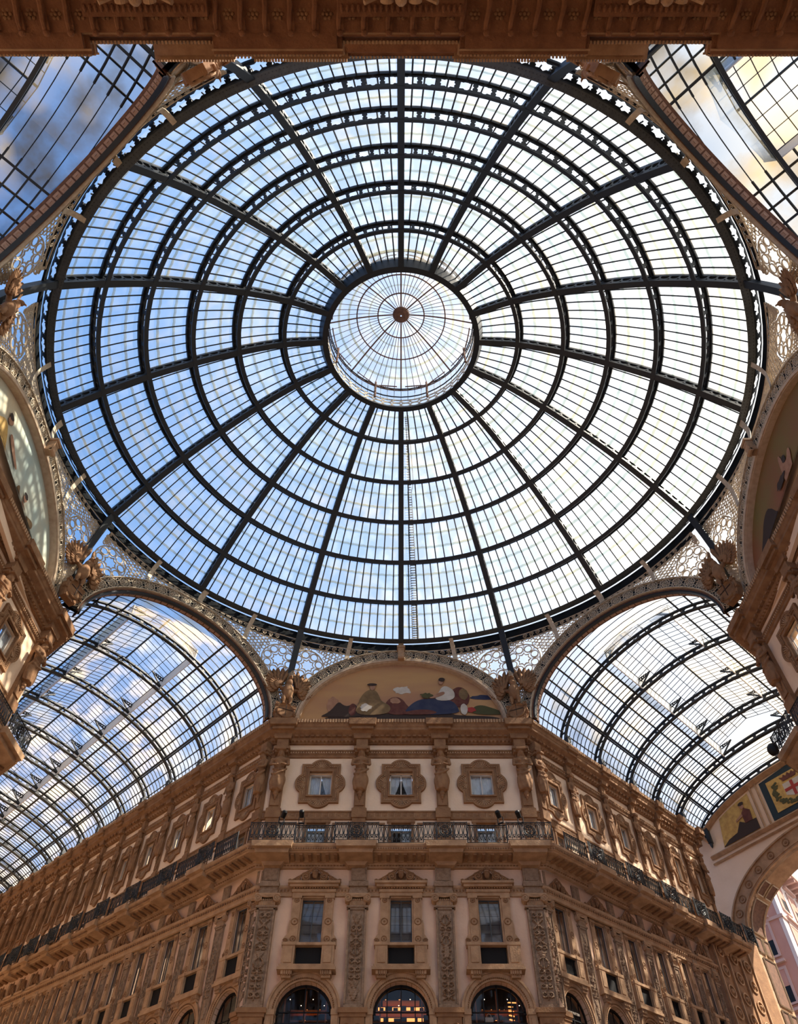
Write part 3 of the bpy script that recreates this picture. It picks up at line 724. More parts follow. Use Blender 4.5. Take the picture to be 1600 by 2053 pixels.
# ------------------------------------------------------------------ swept mouldings
FAR = [1.0]
def miter_path(path, off):
    out = []; n = len(path)
    for i, p in enumerate(path):
        p = Vector(p)
        d0 = (p - Vector(path[i - 1])).normalized() if i else None; d1 = (Vector(path[i + 1]) - p).normalized() if i < n - 1 else None
        n0 = Vector((d0.y, -d0.x)) if d0 else None; n1 = Vector((d1.y, -d1.x)) if d1 else None
        if n0 is None: out.append(p + n1 * off * FAR[0])
        elif n1 is None: out.append(p + n0 * off * FAR[0])
        else:
            m = (n0 + n1).normalized(); out.append(p + m * (off / max(.3, m.dot(n0))))
    return out
def sweep(mb, path, prof):                         # path left to right as seen from the octagon, offsets towards the viewer
    rows = []
    offs = {round(o, 4): miter_path(path, o) for o, z in prof}
    for i in range(len(path)): rows.append([(offs[round(o, 4)][i].x, offs[round(o, 4)][i].y, z) for o, z in prof])
    mb.grid(rows); return mb
def along(path, off):
    q = miter_path(path, off); segs = []
    for i in range(len(q) - 1): segs.append((q[i], q[i + 1]))
    return segs
def teeth(mb, path, off, dep, z0, z1, pitch, duty=.55):
    for a, b in along(path, off):
        d = (b - a); n = max(1, int(d.length / pitch)); t = d / n; nn = Vector((t.y, -t.x)).normalized()
        for k in range(n):
            p = a + t * (k + .5 - duty / 2); q = a + t * (k + .5 + duty / 2); p2, q2 = p + nn * dep, q + nn * dep
            i = mb.p((p.x, p.y, z0), (q.x, q.y, z0), (q2.x, q2.y, z0), (p2.x, p2.y, z0), (p.x, p.y, z1), (q.x, q.y, z1), (q2.x, q2.y, z1), (p2.x, p2.y, z1))
            for f in ((0, 1, 2, 3), (4, 7, 6, 5), (2, 1, 5, 6), (3, 2, 6, 7), (0, 3, 7, 4)): mb.f.append(tuple(i + w for w in f))
def v2(v): return (v.x, v.y)
def path_front(Fs, tl, tr):
    L_, R_ = Fs['left_arm'], Fs['right_arm']; f = Fs['front']; w = UX if Fs is FU else LX
    return [v2(L_.P + L_.d * tl), (-w, VA), (w, VA), v2(R_.P + R_.d * tr)]
PU = path_front(FU, 26.3, 15.3); PLW = path_front(FL_, 20.6, 12.2)
PLW[0] = v2(FL_['left_arm'].P + FL_['left_arm'].d * 20.6)
PB = [(-UX - sin(PHB) * 25.2, VA + cos(PHB) * 25.2), (-UX + .1, VA), (UX - .1, VA), (UX + sin(PHB) * 14.5, VA + cos(PHB) * 14.5)]
def side_path(sd):
    f = FU[sd]; sgx = -1 if sd == 'left' else 1
    far = f.P + Vector((sgx * sin(EPH), cos(EPH), 0)) * 20; q = f.P + f.d * 17.6
    p = [v2(q), v2(f.P), v2(far)]
    return p if sd == 'left' else p[::-1]
def resaults(mb, faces, stations, prof, halfw, z):  # little forward breaks of a moulding above each pier
    pass
def cornice(path, name, label, stations):
    mb = MB()
    sweep(mb, path, [(0, 32.55), (.16, 32.55), (.16, 32.62), (.30, 32.66), (.34, 32.80), (.50, 32.90), (.72, 33.02), (.76, 33.05), (.76, 33.20), (.80, 33.24), (.90, 33.5), (.92, 33.68), (.80, 33.72), (0, 33.95)])
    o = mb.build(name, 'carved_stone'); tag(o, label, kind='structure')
    t = MB(); teeth(t, path, .16, .12, 32.62, 32.78, .22, .5); t.build('dentils', 'carved_stone_pale', o)
    t = MB(); teeth(t, path, .34, .16, 32.80, 32.92, .30, .6); t.build('modillions', 'carved_stone', o)
    t = MB(); teeth(t, path, .88, .07, 33.42, 33.66, .16, .6); t.build('leaf_teeth', 'carved_stone_pale', o)
    r = MB()
    for M, sc_ in stations:
        m2 = MB(); m2.prism([(-.75, 33.22), (.75, 33.22), (.78, 33.66), (-.78, 33.66)], -1.06, -.1); m2.prism([(-.62, 33.02), (.62, 33.02), (.62, 33.2), (-.62, 33.2)], -.90, -.1); m2.prism([(-.46, 32.6), (.46, 32.6), (.52, 32.98), (-.52, 32.98)], -.58, -.1)
        m2.xf(Matrix.Diagonal((sc_, 1, 1, 1))); r.add(m2, M)
    r.build('forward_breaks', 'carved_stone', o)
    # string course, meander band, plinth of the attic
    s = MB(); sweep(s, path, [(0, 31.62), (.08, 31.66), (.08, 31.80), (.13, 31.84), (.13, 31.96), (.2, 32.0), (.2, 32.08), (0, 32.12)])
    o2 = s.build(name + '_string', 'carved_stone'); tag(o2, label.replace('crowning cornice', 'string course under the cornice'), kind='structure')
    t = MB(); teeth(t, path, .13, .05, 31.86, 31.96, .14, .5); t.build('bead_row', 'carved_stone_pale', o2)
    s = MB(); sweep(s, path, [(0, 27.68), (.10, 27.70), (.10, 27.78), (.06, 27.80), (.06, 28.10), (.10, 28.12), (.10, 28.2), (0, 28.22)])
    o3 = s.build(name + '_band', 'carved_stone'); tag(o3, label.replace('crowning cornice', 'meander band below the attic windows'), kind='structure')
    t = MB()
    for a, b in along(path, .065):
        d = b - a; n = max(1, int(d.length / .34)); st = d / n
        for k in range(n):
            P0 = a + st * k; g = lambda x, z: (P0.x + st.x * x, P0.y + st.y * x, 27.83 + .25 * z)
            t.tube([g(.0, 0), g(.0, 1), g(.75, 1), g(.75, .35), (g(.4, .35)), g(.4, .65)], .014, 3)
    t.build('meander', 'carved_stone_pale', o3)
stU = [(FU['front'].M(t), 1) for t in (.5, UX - 2.18, UX + 2.18, 2 * UX - .5)]
stL = [(FU['left_arm'].M(BU[i]) @ Matrix.Diagonal((1, .85 - .02 * i, 1, 1)), BR[min(i, 13)] * .8) for i in range(1, NL + 1)] + [(FU['right_arm'].M(BU[i]) @ Matrix.Diagonal((1, .85 - .02 * i, 1, 1)), BR[i] * .8) for i in range(1, NR + 1)]
FAR[0] = .5
cornice(PU, 'trim_1', 'carved crowning cornice of the front wall and arm walls', stU + stL)
FAR[0] = 1.0
for k, sd in enumerate(('left', 'right')):
    cornice(side_path(sd), 'trim_%d' % (k + 2), 'carved crowning cornice on the %s wall of the octagon' % sd, [(FU[sd].M(t), 1) for t in (.45, 4.85, 9.0, 13.2, 17.1)])
# arms: sloping gutter ledge between cornice and vault feet
for sd, tl in (('left_arm', 26.3), ('right_arm', 15.6)):
    f = FU[sd]; sgx = -1 if sd == 'left_arm' else 1; e2 = Vector((sgx * sin(EPH), cos(EPH), 0)); mb = MB()
    a0 = f.P; b0 = Vector((sgx * 7.15, 17.3, 0)); rows = []
    for q in (0, 1):
        A_ = a0 + f.d * (tl * q) - f.y * .5; B_ = b0 + e2 * (tl * 1.12 * q) - f.y * .05
        rows.append([A_ + Vector((0, 0, 33.7)), B_ + Vector((0, 0, 33.95)), B_ + Vector((0, 0, 34.25)), B_ + f.y * .1 + Vector((0, 0, 34.3)), B_ + f.y * .3 + Vector((0, 0, 34.75)), B_ + f.y * 1.2 + Vector((0, 0, 34.8))])
    mb.grid(rows); tag(mb.build('trim_%d' % (4 if sgx < 0 else 5), 'carved_stone_pale'), 'sloping stone ledge carrying the vault of the %s' % sd.replace('_', ' '), kind='structure')

# ------------------------------------------------------------------ balcony slab and soffit
def balcony(path, name, label, stations):
    mb = MB()
    sweep(mb, path, [(0, 24.92), (.14, 24.94), (.14, 25.02), (.22, 25.06), (.22, 25.14), (.30, 25.16), (.34, 25.19), (.98, 25.22), (1.02, 25.26), (1.12, 25.28), (1.14, 25.40), (1.20, 25.44), (1.22, 25.56), (1.18, 25.60), (0, 25.60)])
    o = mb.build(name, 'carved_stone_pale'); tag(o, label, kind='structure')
    t = MB(); teeth(t, path, .34, .58, 25.12, 25.215, .42, .36); t.build('soffit_brackets', 'carved_stone', o)
    t = MB(); teeth(t, path, .14, .07, 25.02, 25.12, .15, .5); t.build('dentils', 'carved_stone', o)
    t = MB(); teeth(t, path, 1.12, .05, 25.30, 25.38, .12, .55); t.build('bead_row', 'carved_stone', o)
    r = MB()
    for M, s_ in stations:
        m2 = MB(); m2.prism([(-.95, 25.30), (.95, 25.30), (1.0, 25.605), (-1.0, 25.605)], -1.42, -.2); m2.prism([(-.8, 25.10), (.8, 25.10), (.85, 25.31), (-.85, 25.31)], -1.2, -.2); m2.prism([(-.42, 24.9), (.42, 24.9), (.6, 25.16), (-.6, 25.16)], -.45, .1)
        m2.xf(Matrix.Diagonal((s_, 1, 1, 1))); r.add(m2, M)
    r.build('forward_breaks', 'carved_stone_pale', o)
ballb = [BU[i] for i in range(15)]
stBf = [(fr_mat((x, VA, 0), (1, 0)), 1) for x in (-UX + .9, -2.18, 2.18, UX - .9)]
def bpt(sd, t, off=0):
    sgx = -1 if sd == 'left_arm' else 1; d = Vector((sgx * sin(PHB), cos(PHB), 0)); x = d * sgx; y = Vector((-x.y, x.x, 0))
    return fr_mat(tuple(Vector((sgx * (UX - .1), VA, 0)) + d * t - y * off), x)
stBa = [(bpt('left_arm', t), BR[min(i, 13)] * .8) for i, t in enumerate(BU[:14]) if i] + [(bpt('right_arm', t), BR[i] * .8) for i, t in enumerate(BU[:6]) if i]
balcony(PB, 'trim_6', 'projecting stone balcony slab along the front and arm walls', stBf + stBa)
for k, sd in enumerate(('left', 'right')):
    balcony(side_path(sd), 'trim_%d' % (7 + k), 'projecting stone balcony slab on the %s wall of the octagon' % sd, [(FU[sd].M(t), 1) for t in (.45, 4.85, 9.0)])
# ------------------------------------------------------------------ wrought iron railings
def railing_mesh(wd):
    m = MB(); H = .98; q7 = 1.5
    for z, r in ((.04, .022), (.16, .014), (H - .13, .014), (H, .03)): m.tube([(-wd / 2, 0, z), (wd / 2, 0, z)], r, 4)
    n = max(3, int(wd / .19))
    for k in range(n):
        x = -wd / 2 + wd * (k + .5) / n; pw = wd / n / 2 * .8
        m.tube([(x, 0, .16), (x - pw, 0, .38), (x - pw * .5, 0, .62), (x, 0, .84)], .02, 3); m.tube([(x, 0, .16), (x + pw, 0, .38), (x + pw * .5, 0, .62), (x, 0, .84)], .02, 3)
        m.tube([(x + wd / n / 2, 0, .04), (x + wd / n / 2, 0, H)], .017, 3)
        m.tube([(x + .055 * cos(2 * pi * h / 6), 0, .27 + .07 * sin(2 * pi * h / 6)) for h in range(6)], .02, 3, True)
        m.tube([(x + .05 * cos(2 * pi * h / 6), 0, .9 + .045 * sin(2 * pi * h / 6)) for h in range(6)], .017, 3, True)
    return m
def medallion_mesh():
    m = MB()
    for r in (.30, .22, .08): m.tube([(r * cos(2 * pi * h / 16), -.02, .5 + r * sin(2 * pi * h / 16)) for h in range(16)], .022, 4, True)
    for q in range(8):
        a = 2 * pi * q / 8; m.tube([(.08 * cos(a), -.02, .5 + .08 * sin(a)), (.3 * cos(a + .3), -.02, .5 + .3 * sin(a + .3))], .018, 3); m.tube([(.26 * cos(a) + .07 * cos(h), -.02, .5 + .26 * sin(a) + .07 * sin(h)) for h in range(6)], .014, 3, True)
    for s in (-1, 1):
        for s2 in (-1, 1):
            m.tube([(s * (.36 + .09 * (1 - t / 9) * cos(t)), -.02, .5 + s2 * (.3 + .09 * (1 - t / 9) * sin(t))) for t in range(9)], .014, 3)
    m.box(-.46, -.42, -.02, .02, 0, 1.03).box(.42, .46, -.02, .02, 0, 1.03)
    return m
rail_me = railing_mesh(1.0).mesh('railing', 'iron'); med_me = medallion_mesh().mesh('medallion', 'iron')
def rail_run(Ma, length, label, med=False):
    n = max(1, round(length / 1.0)); root = tag(empty('balcony_railing', Ma), label, 'railing', 'wrought iron railings of the balconies')
    big = MB()
    for k in range(n):
        o = link('railing_panel', rail_me, root); o.location = ((k + .5) * length / n - length / 2, 0, 0); o.scale.x = length / n
    if med:
        o = link('medallion', med_me, root)
    p = MB(); p.box(-length / 2 - .02, -length / 2 + .02, -.02, .02, 0, 1.02).box(length / 2 - .02, length / 2 + .02, -.02, .02, 0, 1.02); p.build('post', 'iron', root)
    return root
xs = [(-UX - .25, -UX + 1.95, 1, 'at the left corner'), (-UX + 1.95, -3.25, 0, 'under the left attic window'), (-3.25, -1.1, 1, 'left of the middle door'), (-1.1, 1.1, 0, 'before the middle door'), (1.1, 3.25, 1, 'right of the middle door'), (3.25, UX - 1.95, 0, 'under the right attic window'), (UX - 1.95, UX + .25, 1, 'at the right corner')]
for a, b, md, wd in xs:
    rail_run(fr_mat(((a + b) / 2, VA - (1.38 if md else 1.16), ZB), (1, 0)), b - a, 'black wrought iron balcony railing on the front wall %s' % wd, bool(md))
for sd, n in (('left_arm', 13), ('right_arm', 6)):
    for i in range(n):
        b0, b1 = BU[i], BU[i + 1]
        if i == 0: b0 += .45
        w1 = (b1 - b0)
        for h, (ta, tb, md) in enumerate(((b0, b1 - w1 * .42, False), (b1 - w1 * .42, b1, True))):
            Ma = bpt(sd, (ta + tb) / 2, 1.34 if md else 1.16); Ma.translation.z = ZB
            rail_run(Ma, tb - ta, 'black iron railing on %s balcony, %s bay from corner, %s' % (sd.replace('_', ' '), ORD[i], 'bulging with medallion' if md else 'straight'), md)
for sd in ('left', 'right'):
    f = FU[sd]
    for i, (ta, tb) in enumerate(((-.5, 1.3), (1.3, 4.0), (4.0, 5.8), (5.8, 8.2), (8.2, 10.0), (10.0, 12.4))):
        md = i % 2 == 0; Ma = f.M((ta + tb) / 2, ZB, 1.36 if md else 1.16); rail_run(Ma, tb - ta, 'black iron railing on the %s side balcony, %s section from the corner' % (sd, ORD[i]), md)
# ------------------------------------------------------------------ attic window with lobed surround (prototype at x 0)
def lobed(hw, hh, lr, off, zc=29.92, n=10):        # outline of a square with four lobes
    pts = []; hw += off; hh += off; r = lr + off * .7
    for q, (dx, dz) in enumerate(((0, -1), (1, 0), (0, 1), (-1, 0))):
        L_ = hh if dx == 0 else hw; W_ = hw if dx == 0 else hh
        # travel along this side counter-clockwise
        tx, tz = -dz, dx
        a0 = math.acos(max(-1, min(1, (r - .30) / r)))
        cx, cz = dx * (L_ + .30 - r) , dz * (L_ + .30 - r)
        ha = math.acos(max(-1, min(1, (r - .30) / r)))
        pts.append((dx * L_ - tx * W_, dz * L_ - tz * W_))
        for k in range(n + 1):
            a = -ha + 2 * ha * k / n
            pts.append((cx + dx * r * cos(a) + tx * r * sin(a), cz + dz * r * cos(a) + tz * r * sin(a)))
    return [(x, z + zc) for x, z in pts]
def ringprism(mb, a, b, y0, y1):                   # frame between two outlines with the same count
    n = len(a)
    rows = [[(a[k][0], y1, a[k][1]), (a[k][0], y0, a[k][1]), (b[k][0], y0, b[k][1]), (b[k][0], y1, b[k][1])] for k in range(n)]
    mb.grid(rows, True, True); return mb
def rect_like(outl, hw, z0, z1):                   # project an outline on a rectangle
    cz = (z0 + z1) / 2; hh = (z1 - z0) / 2; o = []
    for x, z in outl:
        dz = z - cz; k = 1 / max(abs(x) / hw, abs(dz) / hh, 1e-6); o.append((x * k, cz + dz * k))
    return o
def attic_window():
    root = empty('window_proto')
    s = MB(); O1 = lobed(1.0, 1.18, .62, .06); O2 = lobed(1.0, 1.18, .62, -.06); O3 = lobed(1.0, 1.18, .62, -.16); O4 = rect_like(O3, .70, 29.06, 30.75); O5 = rect_like(O3, .62, 29.14, 30.67)
    ringprism(s, O1, O2, -.14, .02); ringprism(s, O2, O3, -.10, .02); ringprism(s, O3, O4, -.07, .02); ringprism(s, O4, O5, -.15, .05)
    sur = s.build('surround', 'carved_stone', root)
    b = MB()
    O6 = lobed(1.0, 1.18, .62, -.11); m = len(O6)
    for k in range(m):
        x0, z0 = O6[k]; x1, z1 = O6[(k + 1) % m]; L_ = math.hypot(x1 - x0, z1 - z0); nb = max(1, int(L_ / .09))
        for q in range(nb):
            x = x0 + (x1 - x0) * q / nb; z = z0 + (z1 - z0) * q / nb; b.box(x - .025, x + .025, -.135, -.08, z - .025, z + .025)
    for dx, dz in ((0, 1), (0, -1), (1, 0), (-1, 0)):          # fluted shells in the lobes
        cx, cz = dx * .80, 29.92 + dz * .98
        for q in range(9):
            a = -1.3 + 2.6 * q / 8; ux, uz = dx * cos(a) - dz * sin(a), dz * cos(a) + dx * sin(a)
            b.tube([(cx + ux * .08, -.08, cz + uz * .08), (cx + ux * .36, -.11, cz + uz * .36)], .016, 4, r2=.034)
    b.build('beads_and_shells', 'carved_stone_pale', sur)
    f = MB(); x0, x1, z0, z1 = -.60, .60, 29.16, 30.65
    for a in ((x0, x0 + .06), (x1 - .06, x1), (-.03, .03)): f.box(a[0], a[1], .18, .24, z0, z1)
    for z in (z0, z1 - .06): f.box(x0, x1, .18, .24, z, z + .06)
    f.build('sash', 'white_frame', root)
    g = MB(); g.face((x0, .21, z0), (x1, .21, z0), (x1, .21, z1), (x0, .21, z1)); g.build('pane', 'window_glass', root)
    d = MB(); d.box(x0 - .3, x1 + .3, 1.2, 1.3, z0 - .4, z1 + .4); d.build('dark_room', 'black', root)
    return root
def curtain(root, side, mode):
    c = MB(); rows = []; x_out = -.58 if side < 0 else .58
    for k in range(19):
        u = k / 18; col = []
        for j in range(9):
            v = j / 8; z = 30.62 - 1.44 * v
            wv = .56 if mode == 0 else .56 - .40 * (v ** 1.3)
            x = x_out - side * wv * u if side > 0 else x_out + wv * u
            col.append((x, .34 + .03 * sin(u * 40 + j * .2), z))
        rows.append(col)
    c.grid(rows); return c.build('curtain', 'curtain', root, smooth=True)
def curtain_pair(root, l, r):
    if l is not None: curtain(root, -1, l)
    if r is not None: curtain(root, 1, r)
wcount = [0]
def nextwin():
    wcount[0] += 1; return 'window_%d' % wcount[0]
protos = []
for l, r in ((0, 1), (1, 1), (0, 0), (None, 0)):
    p = attic_window(); curtain_pair(p, l, r); reg(p); protos.append(p)
used = set()
def place(proto, M, name, label, cat=None, group=None, kind=None):
    """first use moves the prototype itself, later ones copy it with its parts"""
    if proto.name in used: o = copy_tree(proto, M)
    else: used.add(proto.name); key = proto.name; ch = kids[key]; o = proto; o.matrix_world = M; kids[proto.name] = ch
    tag(o, label, cat, group, kind)
    rename.append((o, name)); return o
rename = []
def SX(r, ry=1): return Matrix.Diagonal((r, ry, 1, 1))
for i, t in enumerate(cfu):
    place(protos[i], FU['front'].M(t), nextwin(), 'attic window with a lobed carved surround on the front wall, %s of three' % ('left', 'middle', 'right')[i], None, 'lobed attic windows', 'structure')
for sd, n in (('left_arm', NL), ('right_arm', NR)):
    for i in range(n):
        place(protos[(2, 3, 2, 0)[i % 4]], FU[sd].M(CU[i]) @ SX(BR[i] * .96, .75), nextwin(), 'lobed attic window on the %s wall, %s from the corner' % (sd.replace('_', ' '), ORD[i]), None, 'lobed attic windows', 'structure')
for sd in ('left', 'right'):
    for i in range(4): place(protos[3], FU[sd].M(CS[i]), nextwin(), 'lobed attic window on the %s side of the octagon, %s from the front corner' % (sd, ORD[i]), None, 'lobed attic windows', 'structure')
# doors and panels of the balcony zone
def balcony_door(open_=False):
    root = empty('door_proto')
    s = MB(); s.box(-.66, -.5, -.07, .1, 25.6, 27.66).box(.5, .66, -.07, .1, 25.6, 27.66).box(-.72, .72, -.09, .1, 27.5, 27.68)
    for a in (-1, 1):
        x0, x1 = sorted((a * .82, a * 1.75)); s.box(x0, x1, -.05, .02, 27.42, 27.52).box(x0, x0 + .08, -.05, .02, 25.6, 27.42).box(x1 - .08, x1, -.05, .02, 25.6, 27.42)
    s.build('surround', 'carved_stone', root)
    f = MB()
    for x in (-.48, -.03, .42): f.box(x, x + .06, .18, .24, 25.6, 27.48)
    f.box(-.5, .5, .18, .24, 27.1, 27.15).box(-.5, .5, .18, .24, 27.44, 27.5)
    f.build('sash', 'window_wood', root)
    g = MB(); g.face((.0 if open_ else -.5, .21, 25.6), (.5, .21, 25.6), (.5, .21, 27.5), (.0 if open_ else -.5, .21, 27.5)); g.build('pane', 'window_glass', root)
    c = MB(); c.grid([[(x / 20 * .98 - .49 if not open_ else .04 + x / 20 * .45, .3 + .025 * sin(x * 2.1), z) for z in (25.6, 27.08)] for x in range(21)]); c.build('curtain', 'curtain', root)
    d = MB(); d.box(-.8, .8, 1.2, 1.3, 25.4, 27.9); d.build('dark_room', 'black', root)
    return reg(root)
pd, pdo = balcony_door(), balcony_door(True)
dcount = [0]
def nextdoor(): dcount[0] += 1; return 'door_%d' % dcount[0]
for i, t in enumerate(cfu): place(pdo if i == 1 else pd, FU['front'].M(t), nextdoor(), '%s balcony door on the front wall%s' % (('left', 'middle', 'right')[i], ', one leaf standing open' if i == 1 else ''), None, 'balcony doors', 'structure')
for sd, n in (('left_arm', NL), ('right_arm', NR)):
    for i in range(n): place(pd, FU[sd].M(CU[i]) @ SX(BR[i]), nextdoor(), 'balcony door on the %s wall, %s from the front corner' % (sd.replace('_', ' '), ORD[i]), None, 'balcony doors', 'structure')

# ------------------------------------------------------------------ attic piers and caryatids
def pier_mesh(wd=.34):
    m = MB(); m.box(-wd, wd, -.24, .02, 25.6, 28.3); m.box(-wd + .04, wd - .04, -.20, .02, 28.3, 32.6); m.box(-wd - .05, wd + .05, -.30, .02, 27.68, 28.22); m.box(-wd + .1, wd - .1, -.26, 0, 28.42, 29.2)
    m.box(-wd - .10, wd + .10, -.52, .02, 31.92, 32.1); m.box(-wd - .04, wd + .04, -.44, .02, 31.75, 31.92); m.box(-wd + .02, wd - .02, -.5, 0, 32.1, 32.58)
    for q in range(4): m.ball((0, -.24, 29.0 - .12 * q), .09 - .015 * q, .05, .06, 6, 4)
    return m
pier_me = pier_mesh().mesh('attic_pier', 'carved_stone')
def caryatid(female):
    m = MB(); n = 26
    rows = []
    for k in range(19):                                # draped lower body
        v = k / 18; z = 29.25 + 1.45 * v; rx = .20 + .17 * sin(pi * min(1, v * .9 + .15)) ; ry = .14 + .11 * sin(pi * min(1, v * .9 + .2))
        rows.append([((rx + .028 * sin(a * 9 + v * 5) * (1 - v * .5) + .02 * sin(a * 5 - v * 9)) * cos(a), -.34 + (ry + .028 * sin(a * 9 + v * 5)) * sin(a), z + .05 * sin(a * 3) * (1 - v)) for a in [2 * pi * j / n for j in range(n)]])
    m.grid(rows, False, True); m.face(*rows[0][::-1]); m.face(*rows[-1])
    m.tube([(-.33, -.42, 30.25), (-.1, -.58, 30.12), (.2, -.56, 30.3), (.36, -.36, 30.62)], .06, 6)     # sash of the drapery
    m.tube([(-.30, -.36, 30.6), (0, -.56, 30.42), (.3, -.36, 30.6)], .055, 6)
    m.ball((0, -.36, 30.95), .29, .19, .42, 12, 8); m.ball((0, -.37, 31.2), .35, .18, .2, 12, 8)
    for s in (-1, 1):
        if female: m.ball((s * .13, -.52, 31.06), .1, .09, .1, 8, 6)
        else: m.ball((s * .14, -.49, 31.1), .15, .08, .12, 8, 6)
        m.ball((s * .36, -.36, 31.2), .12, .12, .14, 8, 6)
        m.tube([(s * .38, -.36, 31.2), (s * .43, -.42, 30.85)], .095, 8, r2=.08)
        m.tube([(s * .43, -.42, 30.85), (s * .30, -.6, 30.72), (s * (.08 if s > 0 else .12), -.64, 30.66 + (.12 if s > 0 else 0))], .075, 8, r2=.05)
        for q in range(4): m.tube([(s * .1, -.64, 30.66 + .03 * q), (s * .02, -.67, 30.66 + .03 * q)], .018, 4)
    m.tube([(0, -.36, 31.3), (0, -.38, 31.5)], .09, 8)
    m.ball((0, -.40, 31.62), .125, .15, .18, 10, 8); m.ball((0, -.56, 31.6), .025, .035, .05, 6, 4); m.ball((0, -.36, 31.7), .16, .17, .13, 10, 6)
    for s in (-1, 1):
        m.ball((s * .14, -.34, 31.56), .05, .1, .14, 6, 5); m.ball((s * .045, -.535, 31.64), .022, .015, .014, 5, 4)
    if not female: m.ball((0, -.52, 31.48), .085, .07, .13, 8, 6)
    else: m.tube([(-.14, -.30, 31.55), (-.2, -.34, 31.35), (-.17, -.42, 31.2)], .04, 5); m.tube([(.14, -.30, 31.55), (.2, -.34, 31.35), (.17, -.42, 31.2)], .04, 5)
    m.box(-.24, .24, -.6, -.1, 31.78, 31.92)
    m.ball((0, -.3, 29.1), .14, .12, .12, 8, 5); m.ball((0, -.28, 28.93), .09, .09, .1, 8, 5); m.ball((0, -.26, 28.8), .05, .06, .08, 6, 4)
    tmp = m.build('tmp', 'carved_stone'); md = tmp.modifiers.new('r', 'REMESH'); md.mode = 'VOXEL'; md.voxel_size = .033; md.use_smooth_shade = True
    me = bpy.data.meshes.new_from_object(tmp.evaluated_get(bpy.context.evaluated_depsgraph_get())); bpy.data.objects.remove(tmp)
    if not me.materials: me.materials.append(MAT['carved_stone'])
    return me
cary = [caryatid(False), caryatid(True)]
def put_pier(Mx, words, k, sx=1, statue=True, sy=1):
    o = link('attic_pier', pier_me); o.matrix_world = Mx @ SX(sx, sy); tag(o, 'flat carved pier %s' % words, 'pier', 'attic piers')
    if statue:
        c = link('caryatid_statue', cary[k % 2]); c.matrix_world = Mx @ Matrix.Diagonal((sx ** .8 * 1.12, sy ** .8 * 1.1, 1, 1)); tag(c, '%s caryatid %s' % (('bearded male', 'robed female')[k % 2], words), 'statue', 'caryatid figures between the attic windows')
fp = [(.52, 'at the left corner of the front wall'), (UX - 2.18, 'left of the middle attic window on the front wall'), (UX + 2.18, 'right of the middle attic window on the front wall'), (2 * UX - .52, 'at the right corner of the front wall')]
for k, (t, wd) in enumerate(fp): put_pier(FU['front'].M(t), wd, (0, 1, 0, 1)[k])
for sd, n in (('left_arm', NL), ('right_arm', NR)):
    put_pier(FU[sd].M(.30), 'on the %s side of the front corner pier' % sd.replace('_', ' '), 1 if sd == 'left_arm' else 0, .72)
    for i in range(1, n + 1): put_pier(FU[sd].M(BU[i] - (.25 if i == n else 0)), 'on the %s wall, %s from the corner' % (sd.replace('_', ' '), ORD[i - 1]), i, BR[min(i, 13)] * .85, True, .5)
for sd in ('left', 'right'):
    for i, t in enumerate((.42, 4.85, 9.0, 13.2, 17.2)): put_pier(FU[sd].M(t), 'on the %s side of the octagon, %s from the front corner' % (sd, ORD[i]), i + 1)

